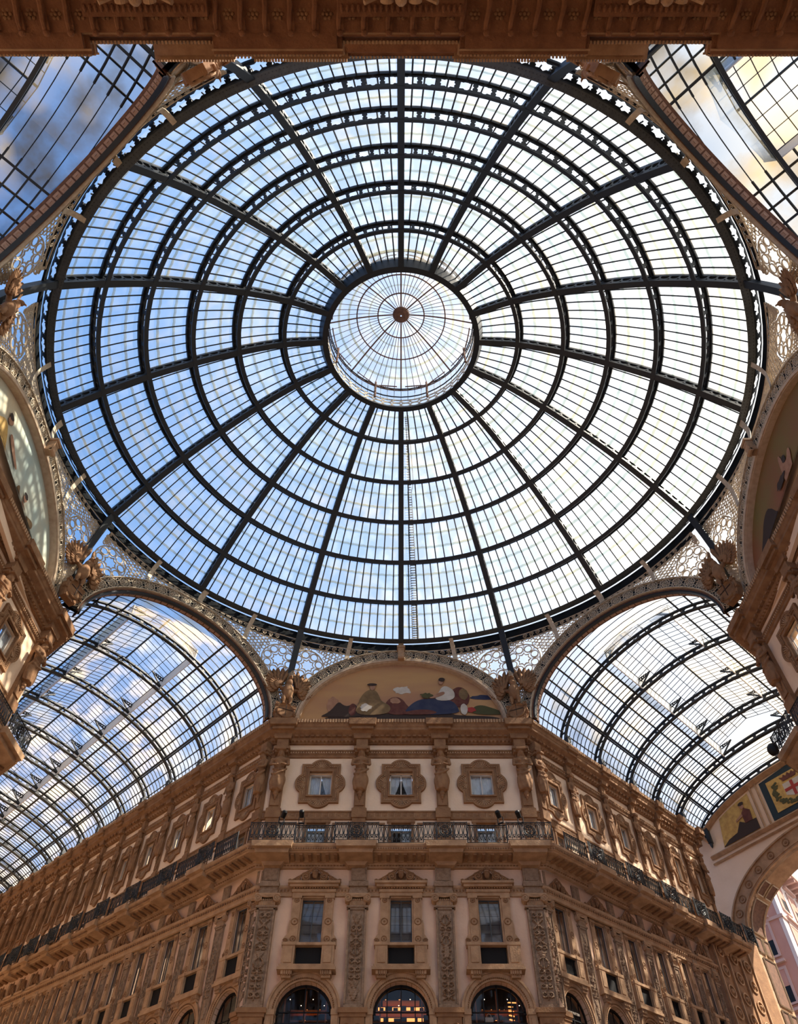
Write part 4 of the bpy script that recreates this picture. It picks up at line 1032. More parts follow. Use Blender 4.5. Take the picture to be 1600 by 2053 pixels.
# ------------------------------------------------------------------ lower storey window with pediment and parapet panel
def volute(m, cx, cz, R, y0, y1, flip=1, rt=None):
    rt = rt or R * .16
    for y in (y0,):
        m.tube([(cx + flip * R * (1 - .85 * t / 20) * cos(2 * pi * 1.9 * t / 20 + .3), y, cz + R * (1 - .85 * t / 20) * sin(2 * pi * 1.9 * t / 20 + .3)) for t in range(21)], rt, 4)
    m.tube([(cx, y0 + .01, cz), (cx, y1, cz)], R * .92, 10)
def lower_window(grille, blind):
    root = empty('window_proto'); s = MB()
    for a in (-1, 1):
        x0, x1 = sorted((a * .58, a * .96)); s.box(x0, x1, -.14, .02, 21.2, 23.5); s.box(*sorted((a * .54, a * 1.0)), -.18, .02, 23.38, 23.5); s.box(*sorted((a * .54, a * 1.0)), -.18, .02, 21.2, 21.32)
        s.box(*sorted((a * .50, a * .58)), -.06, .05, 21.2, 23.5)
        s.box(*sorted((a * .60, a * 1.16)), -.34, .02, 20.2, 21.14); s.box(*sorted((a * .70, a * 1.04)), -.38, -.3, 20.3, 21.0); s.box(*sorted((a * .57, a * 1.20)), -.38, .02, 21.06, 21.2)
        s.box(*sorted((a * .62, a * 1.10)), -.42, .02, 19.78, 19.96); s.box(*sorted((a * .66, a * 1.06)), -.34, .02, 19.66, 19.8)
        s.prism([(a * .96, 21.2), (a * 1.22, 21.2), (a * 1.20, 21.5), (a * 1.06, 21.7), (a * 1.05, 22.1), (a * 1.0, 22.35), (a * .96, 22.35)][::(1 if a > 0 else -1)], -.10, .02)
    s.box(-.58, .58, -.06, .03, 23.44, 23.52)
    s.box(-1.28, 1.28, -.5, .02, 19.94, 20.06).box(-1.22, 1.22, -.44, .02, 20.06, 20.2); s.box(-.62, .62, -.34, .02, 21.08, 21.2)
    s.box(-1.0, 1.0, -.16, .02, 23.5, 23.66).box(-1.04, 1.04, -.22, .02, 23.66, 23.8).box(-1.16, 1.16, -.36, .02, 23.86, 23.98).box(-1.24, 1.24, -.46, .02, 23.98, 24.1)
    sur = s.build('surround', 'carved_stone_pale', root)
    d = MB()
    for k in range(16): x = -1.0 + 2.0 * (k + .5) / 16; d.box(x - .035, x + .035, -.28, -.2, 23.8, 23.87)
    for a in (-1, 1):
        for z, r in ((22.26, .15), (21.46, .12), (23.28, .10)):
            d.tube([(a * .77 + r * cos(2 * pi * h / 12), -.15, z + r * sin(2 * pi * h / 12)) for h in range(12)], .028, 4, True); d.ball((a * .77, -.15, z), .05, .04, .05, 8, 4)
        volute(d, a * 1.10, 21.38, .12, -.12, 0, a, .02)
        for q in range(4): d.tube([(a * (.68 + .1 * q), -.43, 19.7), (a * (.68 + .1 * q), -.43, 19.95)], .02, 4)
    d.build('rosettes_and_dentils', 'carved_stone', sur)
    p = MB()                                         # scrolled pediment with mask
    for a in (-1, 1):
        p.tube([(a * (1.2 - 1.0 * t / 12), -.28, 24.16 + .62 * (t / 12) ** 1.5 + .05 * sin(pi * t / 12)) for t in range(13)], .05, 6)
        volute(p, a * .44, 24.36, .22, -.34, -.1, a, .045); volute(p, a * .80, 24.24, .13, -.32, -.1, -a, .035); volute(p, a * 1.18, 24.2, .09, -.26, -.1, a, .02)
        p.tube([(a * .25, -.28, 24.15), (a * .3, -.3, 24.55), (a * .14, -.3, 24.8)], .04, 5)
    p.prism([(-1.15, 24.1), (1.15, 24.1), (.8, 24.24), (.45, 24.42), (.25, 24.62), (0, 24.8), (-.25, 24.62), (-.45, 24.42), (-.8, 24.24)], -.12, .02)
    p.ball((0, -.30, 24.45), .13, .13, .18, 10, 8); p.ball((0, -.44, 24.43), .025, .03, .05, 5, 4); p.ball((0, -.28, 24.6), .17, .1, .1, 8, 6)
    for q in range(7): a = pi * (q + .5) / 7; p.ball((.15 * cos(a), -.26, 24.72 + .12 * sin(a)), .045, .04, .08, 6, 4)
    p.build('pediment', 'carved_stone', root)
    f = MB()
    for x in (-.50, -.02, .46): f.box(x, x + .04, .16, .22, 21.22, 23.44)
    f.box(-.5, .5, .16, .22, 21.4, 21.44).box(-.5, .5, .16, .22, 23.38, 23.44).box(-.5, .5, .16, .22, 21.2, 21.26)
    f.build('sash', 'iron_grey', root)
    g = MB(); g.face((-.5, .19, 21.2), (.5, .19, 21.2), (.5, .19, 23.44), (-.5, .19, 23.44)); g.build('pane', 'window_glass' if blind else 'arm_window_glass', root)
    if blind:
        b = MB(); 
        for q in range(9): z = 23.4 - q * .21; b.grid([[(-.48, .32 + .03 * (q % 2), z), (.48, .32 + .03 * (q % 2), z)], [(-.48, .32 + .03 * (q % 2), z - .21), (.48, .32 + .03 * (q % 2), z - .21)]])
        b.build('roller_blind', 'blind_grey', root)
        gl = MB(); gl.box(-.35, .35, .9, .95, 21.2, 21.36); gl.box(-.1, .3, .92, .97, 21.3, 21.5); gl.build('lit_shelf', 'shop_glow', root)
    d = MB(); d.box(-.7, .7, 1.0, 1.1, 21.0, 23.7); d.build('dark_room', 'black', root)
    k = MB()
    if grille:
        k.box(-.54, .54, -.16, -.10, 20.24, 20.3).box(-.54, .54, -.16, -.10, 20.98, 21.04)
        for q in range(9): x = -.48 + .12 * q; k.tube([(x, -.13, 20.3), (x + .04, -.13, 20.5), (x - .02, -.13, 20.8), (x, -.13, 21.0)], .02, 4)
        k.box(-.56, .56, -.05, .02, 20.2, 21.08)
    else: k.box(-.56, .56, -.12, -.02, 20.22, 21.06)
    k.build('parapet_grille' if grille else 'dark_parapet_panel', 'awning', root)
    return reg(root)
mat('blind_grey', (.20, .17, .15), .9, (.12, .10, .09), 1.2, stretch=(.1, .1, 3))
lw = [lower_window(False, True), lower_window(False, False), lower_window(True, False)]
for i, t in enumerate(cfl): place(lw[0], FL_['front'].M(t), nextwin(), 'tall pedimented window on the front wall, %s of three' % ('left', 'middle', 'right')[i], None, 'pedimented windows', 'structure')
for sd, n in (('left_arm', NL), ('right_arm', NR)):
    for i in range(n): place(lw[2 if (sd == 'right_arm' and i in (0, 3, 4, 5)) else 1], FL_[sd].M(CL[i]) @ SX(BRL[i], .6), nextwin(), 'tall pedimented window on the %s wall, %s from the corner' % (sd.replace('_', ' '), ORD[i]), None, 'pedimented windows', 'structure')
# string course behind the pediments
s = MB(); sweep(s, PLW, [(0, 23.5), (.08, 23.52), (.08, 23.68), (.12, 23.72), (.12, 23.84), (.18, 23.9), (.18, 24.0), (0, 24.04)]); o = s.build('trim_9', 'carved_stone_pale'); tag(o, 'moulded string course at capital height along the lower walls', kind='structure')
t = MB(); teeth(t, PLW, .12, .05, 23.74, 23.84, .16, .5); t.build('dentils', 'carved_stone', o)
# ------------------------------------------------------------------ relief pilasters
def relief_panel(seed, hw=.27, z0=18.7, z1=22.7):
    rnd = random.Random(seed); nx, nz = 13, 150
    feats = []
    z = z0 + .1
    while z < z1 - .2:
        kind = rnd.choice('vspbsl'); h = rnd.uniform(.22, .5); feats.append((z, z + h, kind)); z += h
    H = [[0.0] * nx for _ in range(nz)]
    for j in range(nz):
        zz = z0 + (z1 - z0) * j / (nz - 1)
        f = next((f for f in feats if f[0] <= zz < f[1]), None)
        for i in range(nx):
            x = abs(-1 + 2 * i / (nx - 1)); h = 0
            if f:
                u = (zz - f[0]) / (f[1] - f[0])
                if f[2] == 'v': w_ = .15 + .75 * abs(sin(pi * u)) ** .7; h = 1 if abs(x - w_ * .8) < .16 or x < .12 else .1
                elif f[2] == 's': r = math.hypot(x - .5, (u - .5) * 1.3); h = 1 if abs(r - .32) < .12 or r < .1 or x < .08 else .05
                elif f[2] == 'p': h = 1 if x < .35 + .35 * sin(pi * u) and (int(u * 6) % 2 or x < .5) else 0
                elif f[2] == 'b': h = 1 - x * .6 if x < .25 + .6 * u else .1
                else: h = 1 if abs(x - abs(u - .5) * 1.6) < .2 or x < .1 else 0
            H[j][i] = h * (.085 + .03 * rnd.random()) * (1 if 0 < i < nx - 1 else 0)
    m = MB(); m.grid([[(-hw + 2 * hw * i / (nx - 1), -H[j][i] - .155, z0 + (z1 - z0) * j / (nz - 1)) for j in range(nz)] for i in range(nx)]); return m
rp_me = [relief_panel(s_).mesh('relief_panel', 'relief_stone') for s_ in (3, 11, 19)]
sh = MB(); sh.box(-.42, .42, -.15, .02, 18.5, 22.94); sh.box(-.42, -.34, -.21, -.15, 18.62, 22.85).box(.34, .42, -.21, -.15, 18.62, 22.85).box(-.42, .42, -.21, -.15, 22.78, 22.88).box(-.42, .42, -.21, -.15, 18.5, 18.64); sh.box(-.50, .50, -.26, .02, 22.88, 22.96)
sh.box(-.40, .40, -.2, .02, 23.5, 24.1).box(-.46, .46, -.3, .02, 23.9, 24.15).box(-.43, .43, -.25, .02, 23.55, 23.7); sh.box(-.38, .38, -.16, .02, 24.15, 24.95).box(-.30, .30, -.19, .02, 24.25, 24.85)
sh_me = sh.mesh('shaft', 'relief_stone')
cp = MB(); cp.box(-.38, .38, -.24, .02, 22.96, 23.2).box(-.58, .58, -.34, .02, 23.42, 23.52)
for a in (-1, 1):
    volute(cp, a * .44, 23.27, .19, -.34, -.02, a, .035)
cp.tube([(-.4, -.3, 23.4), (0, -.33, 23.34), (.4, -.3, 23.4)], .05, 6)
for q in range(7): cp.ball((-.27 + .09 * q, -.28, 23.22), .035, .03, .05, 6, 4); 
for q in range(9): cp.tube([(-.3 + .075 * q, -.25, 22.98), (-.3 + .075 * q, -.25, 23.14)], .018, 4)
cp_me = cp.mesh('capital', 'carved_stone_pale')
pb = MB(); pb.box(-.62, .62, -.36, .02, 18.24, 18.44).box(-.56, .56, -.30, .02, 18.1, 18.24).box(-.50, .50, -.26, .02, 0, 18.1)
for q in range(6):
    volute(pb, (-.25, .25)[q % 2], 17.7 - .45 * (q // 2), .17, -.28, -.2, (1, -1)[q % 2], .03)
pb_me = pb.mesh('pedestal', 'carved_stone')
def put_pil(Mx, words, k, sx=1, sy=1):
    r = tag(empty('relief_pilaster', Mx @ SX(sx, sy)), 'tall carved pilaster with volute capital %s' % words, 'pilaster', 'relief pilasters of the lower storey')
    for nm, me in (('shaft', sh_me), ('capital', cp_me), ('relief_panel', rp_me[k % 3]), ('pedestal', pb_me)): link(nm, me, r)
for k, (t, wd, s_) in enumerate(((.58, 'at the left corner of the front wall', 1), (LX - 2.03, 'left of the middle window on the front wall', 1), (LX + 2.03, 'right of the middle window on the front wall', 1), (2 * LX - .58, 'at the right corner of the front wall', 1))): put_pil(FL_['front'].M(t, 0, .02), wd, k, s_)
for sd, n in (('left_arm', NL), ('right_arm', NR)):
    put_pil(FL_[sd].M(.02, 0, .02), 'on the %s flank of the front corner' % sd.replace('_', ' '), 1, .62)
    for i in range(1, n + 1): put_pil(FL_[sd].M(BL[i] - (.1 if i == n else 0)), 'on the %s wall, %s from the corner' % (sd.replace('_', ' '), ORD[i - 1]), i, BRL[min(i, 13)] * .9, .6)
# ------------------------------------------------------------------ shop arches
def shop_arch(front):
    root = empty('window_proto'); a = MB()
    def ringarch(m, r0, r1, y0, y1, zs=18.44, n=28, k0=1.017):
        m.grid([[(-r0 * cos(pi * q / n), y1, zs + r0 * k0 * sin(pi * q / n)), (-r0 * cos(pi * q / n), y0, zs + r0 * k0 * sin(pi * q / n)), (-r1 * cos(pi * q / n), y0, zs + r1 * k0 * sin(pi * q / n)), (-r1 * cos(pi * q / n), y1, zs + r1 * k0 * sin(pi * q / n))] for q in range(n + 1)], False, True)
    ringarch(a, 1.20, 1.30, -.10, .3); ringarch(a, 1.30, 1.48, -.14, .02); ringarch(a, 1.48, 1.57, -.2, .02)
    for s_ in (-1, 1): a.box(*sorted((s_ * 1.18, s_ * 1.60)), -.24, .1, 18.22, 18.44); a.box(*sorted((s_ * 1.2, s_ * 1.56)), -.2, .1, 0, 18.22); a.box(*sorted((s_ * 1.30, s_ * 1.48)), -.25, -.15, 16.9, 18.1)
    ar = a.build('archivolt', 'carved_stone_pale', root)
    b = MB()
    for q in range(46): t_ = pi * (q + .5) / 46; x, z = -1.30 * cos(t_), 18.44 + 1.32 * sin(t_); b.box(x - .022, x + .022, -.17, -.1, z - .022, z + .022)
    b.build('bead_row', 'carved_stone', ar)
    f = MB(); ringarch(f, 1.08, 1.2, .28, .36)
    for x in (-.62, -.02, .58): 
        zt = 18.44 + sqrt(1.18 ** 2 - x * x); f.box(x, x + .045, .28, .34, 18.1, zt)
    f.box(-1.2, 1.2, .27, .36, 17.98, 18.12).box(-1.15, 1.15, .28, .34, 18.52, 18.56)
    f.build('glazing_frame', 'black', root)
    g = MB(); N2 = 20; pts = [(-1.15 * cos(pi * q / N2), .31, 18.44 + 1.15 * sin(pi * q / N2)) for q in range(N2 + 1)]; g.face((-1.15, .31, 18.1), *pts, (1.15, .31, 18.1)); g.build('pane', 'shop_glass', root)
    w_ = MB(); w_.box(-1.2, 1.2, .33, .40, 0, 18.0); w_.build('dark_awning', 'awning', root)
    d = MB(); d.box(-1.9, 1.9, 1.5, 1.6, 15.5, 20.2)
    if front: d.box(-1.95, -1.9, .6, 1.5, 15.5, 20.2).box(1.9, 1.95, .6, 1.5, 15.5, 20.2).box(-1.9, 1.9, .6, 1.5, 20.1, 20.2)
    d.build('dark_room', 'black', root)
    return root
def shop_inside(root, v):
    s = MB(); l = MB(); it = MB(); rd = random.Random(v)
    lv = [(18.42, -.6, 1.0), (18.85, -.7, .9)] if v != 1 else [(18.38, -1.2, 1.2), (18.82, -1.1, 1.1), (19.25, -.8, .8)]
    for z, x0, x1 in lv:
        s.box(x0, x1, .75, 1.25, z - .03, z); l.box(x0 + .1, x1 - .1, 1.2, 1.24, z + .05, z + (.34 if v == 1 else .22) - (.1 if z > 19 else 0))
        for q in range(6):
            x = x0 + .2 + (x1 - x0 - .4) * q / 5 + rd.uniform(-.1, .1); w_ = rd.uniform(.06, .16); h = rd.uniform(.14, .3); it.box(x - w_, x + w_, .8, .95, z, z + h)
    for q in range(3): x = -.9 + .9 * q; s.box(x - .03, x + .03, .7, .76, 17.0, 19.6)
    s.build('shelf', 'wood_shelf', root); l.build('lit_shelf', 'shop_glow', root); it.build('shop_goods', 'black', root)
    if v == 2:
        b = MB(); b.box(-.55, -.2, .6, .7, 18.3, 18.48); b.tube([(-.47, .65, 18.48), (-.46, .65, 18.6), (-.38, .65, 18.65), (-.29, .65, 18.6), (-.28, .65, 18.48)], .015, 5); b.build('handbag', 'white_paint', root)
        r = MB()
        for q in range(5): r.beam((.5, .6, 18.4 + .17 * q), (.95, 1.1, 18.5 + .2 * q), .06, .03)
        r.build('red_lit_shelf', 'shop_glow', root)
    sp = MB()
    for q in range(4): sp.ball((-.7 + .5 * q + .1 * v, .8, 19.3 - .25 * (q % 2)), .016, .016, .016, 6, 4)
    sp.build('spot_lamp', 'lamp_spot', root)
for i, t in enumerate(cfl):
    r = shop_arch(True); shop_inside(r, i); reg(r)
    place(r, FL_['front'].M(t), nextwin(), '%s shop arch on the front wall with a lit interior' % ('left', 'middle', 'right')[i], None, 'shop arches', 'structure')
sb2 = reg(shop_arch(False))
for sd, n in (('left_arm', NL), ('right_arm', NR)):
    for i in range(n): place(sb2, FL_[sd].M(CL[i]) @ SX(BRL[i], .7), nextwin(), 'dark shop arch on the %s wall, %s from the front corner' % (sd.replace('_', ' '), ORD[i]), None, 'shop arches', 'structure')
for o, n in rename: o.name = n
# ------------------------------------------------------------------ eagles on round shields
def eagle_mesh():
    m = MB()
    m.ball((0, -.25, 2.15), .34, .3, .62, 12, 8); m.ball((0, -.32, 2.75), .2, .22, .34, 10, 8); m.ball((0, -.42, 3.08), .15, .2, .16, 10, 8)
    m.tube([(0, -.58, 3.08), (0, -.70, 3.03), (0, -.74, 2.93)], .055, 6, r2=.012)
    for s in (-1, 1):
        m.ball((s * .2, -.28, 1.55), .13, .14, .34, 8, 6); m.tube([(s * .2, -.3, 1.35), (s * .19, -.34, 1.12)], .07, 6)
        for q in (-1, 0, 1): m.tube([(s * .19, -.34, 1.14), (s * .19 + q * .08, -.46, 1.02)], .03, 4, r2=.015)
        # wing: a fan of long, middle and short feathers round the wrist
        W = Vector((s * .52, -.12, 2.45)); m.tube([(s * .2, -.2, 2.3), tuple(W), (s * .7, -.1, 2.75)], .15, 8, r2=.08)
        for n, l0, l1, y, wv in ((13, 1.75, .75, .0, .15), (11, 1.15, .5, -.08, .13), (9, .62, .3, -.15, .11)):
            for q in range(n):
                t = q / (n - 1); a = radians(104 - 150 * t); L_ = l0 + (l1 - l0) * t ** .8; dx, dz = s * cos(a), sin(a)
                m.blade(W + Vector((dx * .1, y, dz * .1)), W + Vector((dx * L_, y + .02, dz * L_)), wv, .05)
    for q in range(5): m.tube([(0, -.15, 1.7), ((q - 2) * .13, -.05, 1.15)], .1, 5, r2=.05)
    return m
eag = eagle_mesh().mesh('eagle_sculpture', 'carved_stone', True)
sd_ = MB(); sd_.lathe([(.0, -.16), (.3, -.15), (.47, -.08), (.5, 0), (.5, .1)], (0, 0, 0), 24); sd_.xf(Matrix.Rotation(pi / 2, 4, 'X')); sd_.xf(Matrix.Translation((0, -.3, .55)))
sd_.xf(Matrix.Identity(4))
cart = MB(); cart.prism([(-.42, -.1), (.42, -.1), (.62, .45), (.6, .8), (.45, 1.1), (-.45, 1.1), (-.6, .8), (-.62, .45)], -.26, .1)
for s in (-1, 1): volute(cart, s * .5, 1.0, .14, -.3, -.1, s, .03); volute(cart, s * .56, .42, .12, -.3, -.1, -s, .03); volute(cart, s * .3, 0, .12, -.3, -.1, s, .03)
cr_ = MB(); cr_.box(-.012, .012, -.49, -.44, .12, .98).box(-.42, .42, -.49, -.44, .54, .565)
sh_e, ca_e, cr_e = sd_.mesh('round_shield', 'carved_stone_pale', True), cart.mesh('cartouche', 'carved_stone'), cr_.mesh('shield_cross', 'dark_paint')
for x, y, wd in allc:
    n = Vector((-x, -y)).normalized(); xd = Vector((-n.y, n.x)); yv = -n
    xd = Vector((yv.y, -yv.x))
    rearish = 'rear' in wd and 'left rear' != wd and 'right rear' != wd
    M = fr_mat((x + n.x * .45, y + n.y * .45, 33.85), xd) @ Matrix.Diagonal((1.0, 1, 1.0, 1))
    r = tag(empty('eagle_sculpture', M), 'stone eagle with raised wings perched on a round cross shield at the %s corner' % wd, 'sculpture', 'eagles at the octagon corners')
    for nm, me in (('eagle', eag), ('round_shield', sh_e), ('cartouche', ca_e)): link(nm, me, r)
    link('shield_cross', cr_e, r)

# ------------------------------------------------------------------ lunette paintings (plain generic scenes)
def lunette(nm, sky, masses, words):
    A = arches[nm]; r = tag(empty('lunette_painting', loc=A.c + Vector((0, 0, A.zs))), 'painted lunette mural %s' % words, 'painting', 'painted lunettes')
    inv = Matrix.Translation(-r.location)
    sd_l = nm != 'front'; sg = 0 if not sd_l else (.46 if nm == 'left' else -.46)
    tx = lambda x: x * 1.023 + sg if sd_l else x
    tz = lambda z: max(.47, z * 1.023 + .73) if sd_l else .42 + z * 1.2
    B = MB(); N2 = 40; pts = [A.pt(pi * k / N2, .95, -.28 if sd_l else -.26) for k in range(N2 + 1)]; lo = .45 if sd_l else -.35
    bot = [Vector((p.x, p.y, A.zs + lo)) for p in pts]
    B.grid([[pts[k], bot[k]] for k in range(N2 + 1)])
    o = B.build('painted_ground', sky); o.parent = r; o.matrix_parent_inverse = inv
    for name, m, poly, dn in masses:
        for _ in range(2):
            poly = [((a[0] * (3 - w_) + b[0] * w_) / 3, (a[1] * (3 - w_) + b[1] * w_) / 3) for a, b in zip(poly, poly[1:] + poly[:1]) for w_ in (.8, 2.2)]
        q = MB(); P3 = [A.c + A.u * tx(x) + A.n * (dn - (.03 if sd_l else 0)) + Vector((0, 0, A.zs + tz(z))) for x, z in poly]; q.face(*P3); o = q.build(name, m, solid=.012); o.parent = r; o.matrix_parent_inverse = inv
    return r
def blob(cx, cz, rx, rz, seed, n=18, rough=.18):
    rd = random.Random(seed); return [(cx + rx * cos(2 * pi * k / n) * (1 + rd.uniform(-rough, rough)), cz + rz * sin(2 * pi * k / n) * (1 + rd.uniform(-rough, rough))) for k in range(n)]
def hill(x0, x1, z0, hs): n = len(hs); return [(x0, z0)] + [(x0 + (x1 - x0) * k / (n - 1), z0 + h) for k, h in enumerate(hs)] + [(x1, z0)]
lunette('front', 'painted_sky_dusk', [
    ('stone_ledge', 'dark_paint', [(-4.6, -.3), (6.0, -.3), (5.9, .22), (3.2, .26), (3.1, .42), (.5, .40), (-4.4, .36)], -.24),
    ('dark_heap', 'dark_paint', hill(-4.7, -2.2, .15, [.1, .25, .55, 1.05, .75, .7, .95, .5, .3]), -.22), ('pink_cloud', 'skin_paint', blob(-4.1, .95, .35, .5, 33, rough=.2), -.235), ('pot', 'maroon', blob(-2.9, .62, .22, .4, 6, rough=.05), -.215),
    ('seated_figure', 'ochre_paint', [(-2.75, .25), (-2.6, 1.0), (-2.35, 1.65), (-2.0, 1.95), (-1.6, 1.95), (-1.35, 1.6), (-1.2, 1.15), (-.7, .95), (-.6, .6), (-.9, .3)], -.20), ('figure_head', 'skin_paint', blob(-1.75, 2.12, .17, .22, 2, rough=.05), -.18), ('figure_hat', 'dark_paint', blob(-1.78, 2.28, .32, .09, 8, rough=.08), -.16), ('lap_cloth', 'white_paint', blob(-2.1, .75, .35, .25, 44, rough=.3), -.17),
    ('crouching_figure', 'maroon', [(-.9, .3), (-1.0, .9), (-.75, 1.35), (-.3, 1.5), (.1, 1.3), (.35, .9), (.7, .6), (.6, .3)], -.21), ('back', 'skin_paint', blob(-.35, 1.2, .32, .2, 45, rough=.15), -.19), ('tree_haze', 'white_paint', blob(.1, 1.95, .5, .28, 4, rough=.35), -.245),
    ('blue_robe', 'blue_paint', [(.1, .3), (.5, .9), (1.1, 1.3), (1.8, 1.35), (2.4, 1.35), (3.1, 1.2), (3.4, .8), (3.5, .3)], -.20), ('robe_fold', 'maroon', [(-.1, .3), (.5, .55), (1.6, .65), (2.3, .4), (1.5, .28)], -.19), ('white_tunic', 'white_paint', [(1.95, 1.2), (2.3, 1.75), (2.5, 2.15), (2.85, 2.2), (3.3, 1.8), (3.2, 1.2)], -.18), ('head', 'skin_paint', blob(2.45, 2.48, .14, .2, 3, rough=.05), -.16), ('dark_hair', 'dark_paint', blob(2.52, 2.62, .2, .14, 7, rough=.08), -.15), ('arm', 'skin_paint', [(2.6, 1.85), (1.9, 1.5), (1.7, 1.4), (1.8, 1.28), (2.7, 1.6)], -.15), ('green_bunch', 'olive', blob(1.55, 1.5, .35, .18, 46, rough=.35), -.14),
    ('round_mount', 'maroon', blob(3.55, 1.45, .6, .68, 6, rough=.06), -.215), ('flank', 'ochre_paint', blob(3.8, 1.65, .28, .38, 47, rough=.1), -.2), ('jar', 'white_paint', blob(3.75, .62, .22, .36, 48, rough=.06), -.17), ('dark_plants', 'olive', [(4.1, .3), (4.3, .8), (4.8, .95), (5.4, .75), (6.0, .5), (6.3, .3)], -.21), ('red_fruit', 'red', blob(4.2, .6, .3, .15, 49, rough=.3), -.18), ('cloud', 'blue_paint', blob(4.9, 1.45, .7, .16, 14, rough=.35), -.245)],
    'of reclining figures against an orange dusk sky, front wall')
lunette('left', 'painted_sky_pale', [
    ('cloud_bank', 'white_paint', hill(-.6, 6.3, -2.4, [.8, 1.1, 1.2, 1.5, 1.7, 1.9, 1.95, 2.0, 1.9, 2.0]), -.24),
    ('draped_figure', 'gold', hill(-4.2, -1.6, -2.2, [1.5, 2.3, 2.9, 2.6, 1.9, 1.2]), -.22), ('head', 'skin_paint', blob(-2.95, .95, .24, .26, 12), -.19), ('dark_hair', 'dark_paint', blob(-3.05, 1.1, .22, .14, 13), -.18), ('outstretched_arm', 'skin_paint', [(-2.5, .4), (-1.3, .05), (-.9, .0), (-.9, .15), (-1.5, .35), (-2.4, .75)], -.18), ('rose_robe', 'maroon', hill(-4.0, -1.4, -2.6, [.6, 1.1, 1.3, .9, .4]), -.17),
    ('winged_torso', 'skin_paint', [(.6, -1.7), (.5, -.9), (.45, -.35), (.75, -.1), (1.2, -.3), (1.6, -.5), (1.5, -.9), (1.25, -1.7)], -.2), ('wing', 'ochre_paint', [(1.1, -.5), (1.6, -.1), (2.1, .15), (2.3, -.1), (2.0, -.7), (1.6, -1.0)], -.22), ('wing', 'ochre_paint', [(.5, -.5), (.15, -.1), (-.1, .1), (-.2, -.3), (.2, -.8)], -.22), ('head', 'skin_paint', blob(.7, .12, .18, .2, 5), -.18), ('dark_hair', 'dark_paint', blob(.66, .24, .2, .12, 15), -.17), ('white_cloth', 'white_paint', blob(.9, -1.5, .5, .25, 17, rough=.3), -.17), ('globe', 'blue_paint', blob(.2, -1.3, .42, .36, 9, rough=.03), -.2)],
    'of draped and winged figures on a pale blue sky, left side')
lunette('right', 'painted_sky_green', [
    ('dark_building', 'dark_paint', [(-.9, -2.6), (-1.3, .55), (-2.2, .9), (-3.4, .2), (-5.2, -.6), (-5.2, -2.6)], -.24), ('reddish_ground', 'maroon', hill(-5.0, 2.2, -2.8, [1.2, 1.7, 1.9, 1.6, 1.5, 1.2]), -.22),
    ('labourer', 'skin_paint', [(.5, -.9), (.45, -.1), (.6, .5), (.85, 1.1), (1.05, 1.15), (1.0, .5), (1.3, .3), (1.7, .6), (1.9, .4), (1.4, -.2), (1.3, -.9)], -.2), ('head', 'dark_paint', blob(1.15, .6, .17, .2, 5), -.19), ('red_cloth', 'red', blob(.5, -1.4, .5, .3, 21), -.18), ('gear', 'dark_paint', blob(.2, .2, .45, .2, 22, rough=.4), -.17), ('second_figure', 'ochre_paint', hill(2.2, 4.4, -2.0, [.4, 1.5, 2.2, 1.9, 1.0, .4]), -.21)],
    'of a labourer among dusky brown masses, right side')

for nm in ('front', 'left', 'right'):                  # masonry behind the lunettes
    A = arches[nm]; mb = MB(); dd = -.75; ex = 1.4 if nm != 'front' else 0
    mb.grid([[A.pt(pi * k / 32, .4, dd), Vector((*(A.pt(pi * k / 32, .4, dd) + A.u * (ex * (1 if k > 16 else -1) if k in (0, 32) else 0)).xy, 32.5))] for k in range(33)])
    tag(mb.build('wall_%s_lunette' % nm, 'stucco', solid=.2), 'masonry filling the arch behind the %s lunette' % nm, kind='structure')
# ------------------------------------------------------------------ end wall of the right arm with the great exit arch
eR = Vector((sin(EPH), cos(EPH), 0)); nR = Vector((cos(EPH), -sin(EPH), 0)); P0 = Vector((7.15, 17.3, 0)) + eR * RT_END
EM = Matrix(((nR.x, eR.x, 0, P0.x), (nR.y, eR.y, 0, P0.y), (0, 0, 1, 0), (0, 0, 0, 1)))     # x across the arm from the near wall, y outwards to the street
AC, AHW, AZS, ARS = 6.8, 6.1, 27.9, 3.35; TOPC, THW, TZS, TRS = 6.8, 7.3, 34.3, 2.55
def ell(c, hw, zs, rs, k, n=40): a = pi * k / n; return (c - hw * cos(a), zs + rs * sin(a))
wl = MB(); N2 = 40
for k in range(N2):
    a, b = ell(AC, AHW, AZS, ARS, k), ell(AC, AHW, AZS, ARS, k + 1); 
    def top(x): q = (x - TOPC) / THW; return TZS + TRS * sqrt(max(0, 1 - q * q))
    wl.face((a[0], 0, a[1]), (b[0], 0, b[1]), (b[0], 0, top(b[0])), (a[0], 0, top(a[0])))
for x0, x1 in ((-1.5, AC - AHW), (AC + AHW, 15)): wl.face((x0, 0, 0), (x1, 0, 0), (x1, 0, top(x1)), (x0, 0, top(x0)))
wl.xf(Matrix.Translation((0, .16, 0))); wl.xf(EM); tag(wl.build('wall_right_arm_end', 'stucco', solid=.3), 'end wall of the right arm over the exit arch', kind='structure')
E0 = empty('archway_trim', EM); tag(E0, 'deep moulded exit arch with coffered reveal at the end of the right arm', 'archway')
E0.name = 'exit_archway'
def strip(r0, r1, y0, y1, c=AC, hw=AHW, zs=AZS, rs=ARS, legs=True, z0=0):
    m = MB(); pts = [(ell(c, hw + r0, zs, rs + r0, k), ell(c, hw + r1, zs, rs + r1, k)) for k in range(N2 + 1)]
    if legs: pts = [((c - hw - r0, z0), (c - hw - r1, z0))] + pts + [((c + hw + r0, z0), (c + hw + r1, z0))]
    m.grid([[(a[0], y1, a[1]), (a[0], y0, a[1]), (b[0], y0, b[1]), (b[0], y1, b[1])] for a, b in pts], False, True); return m
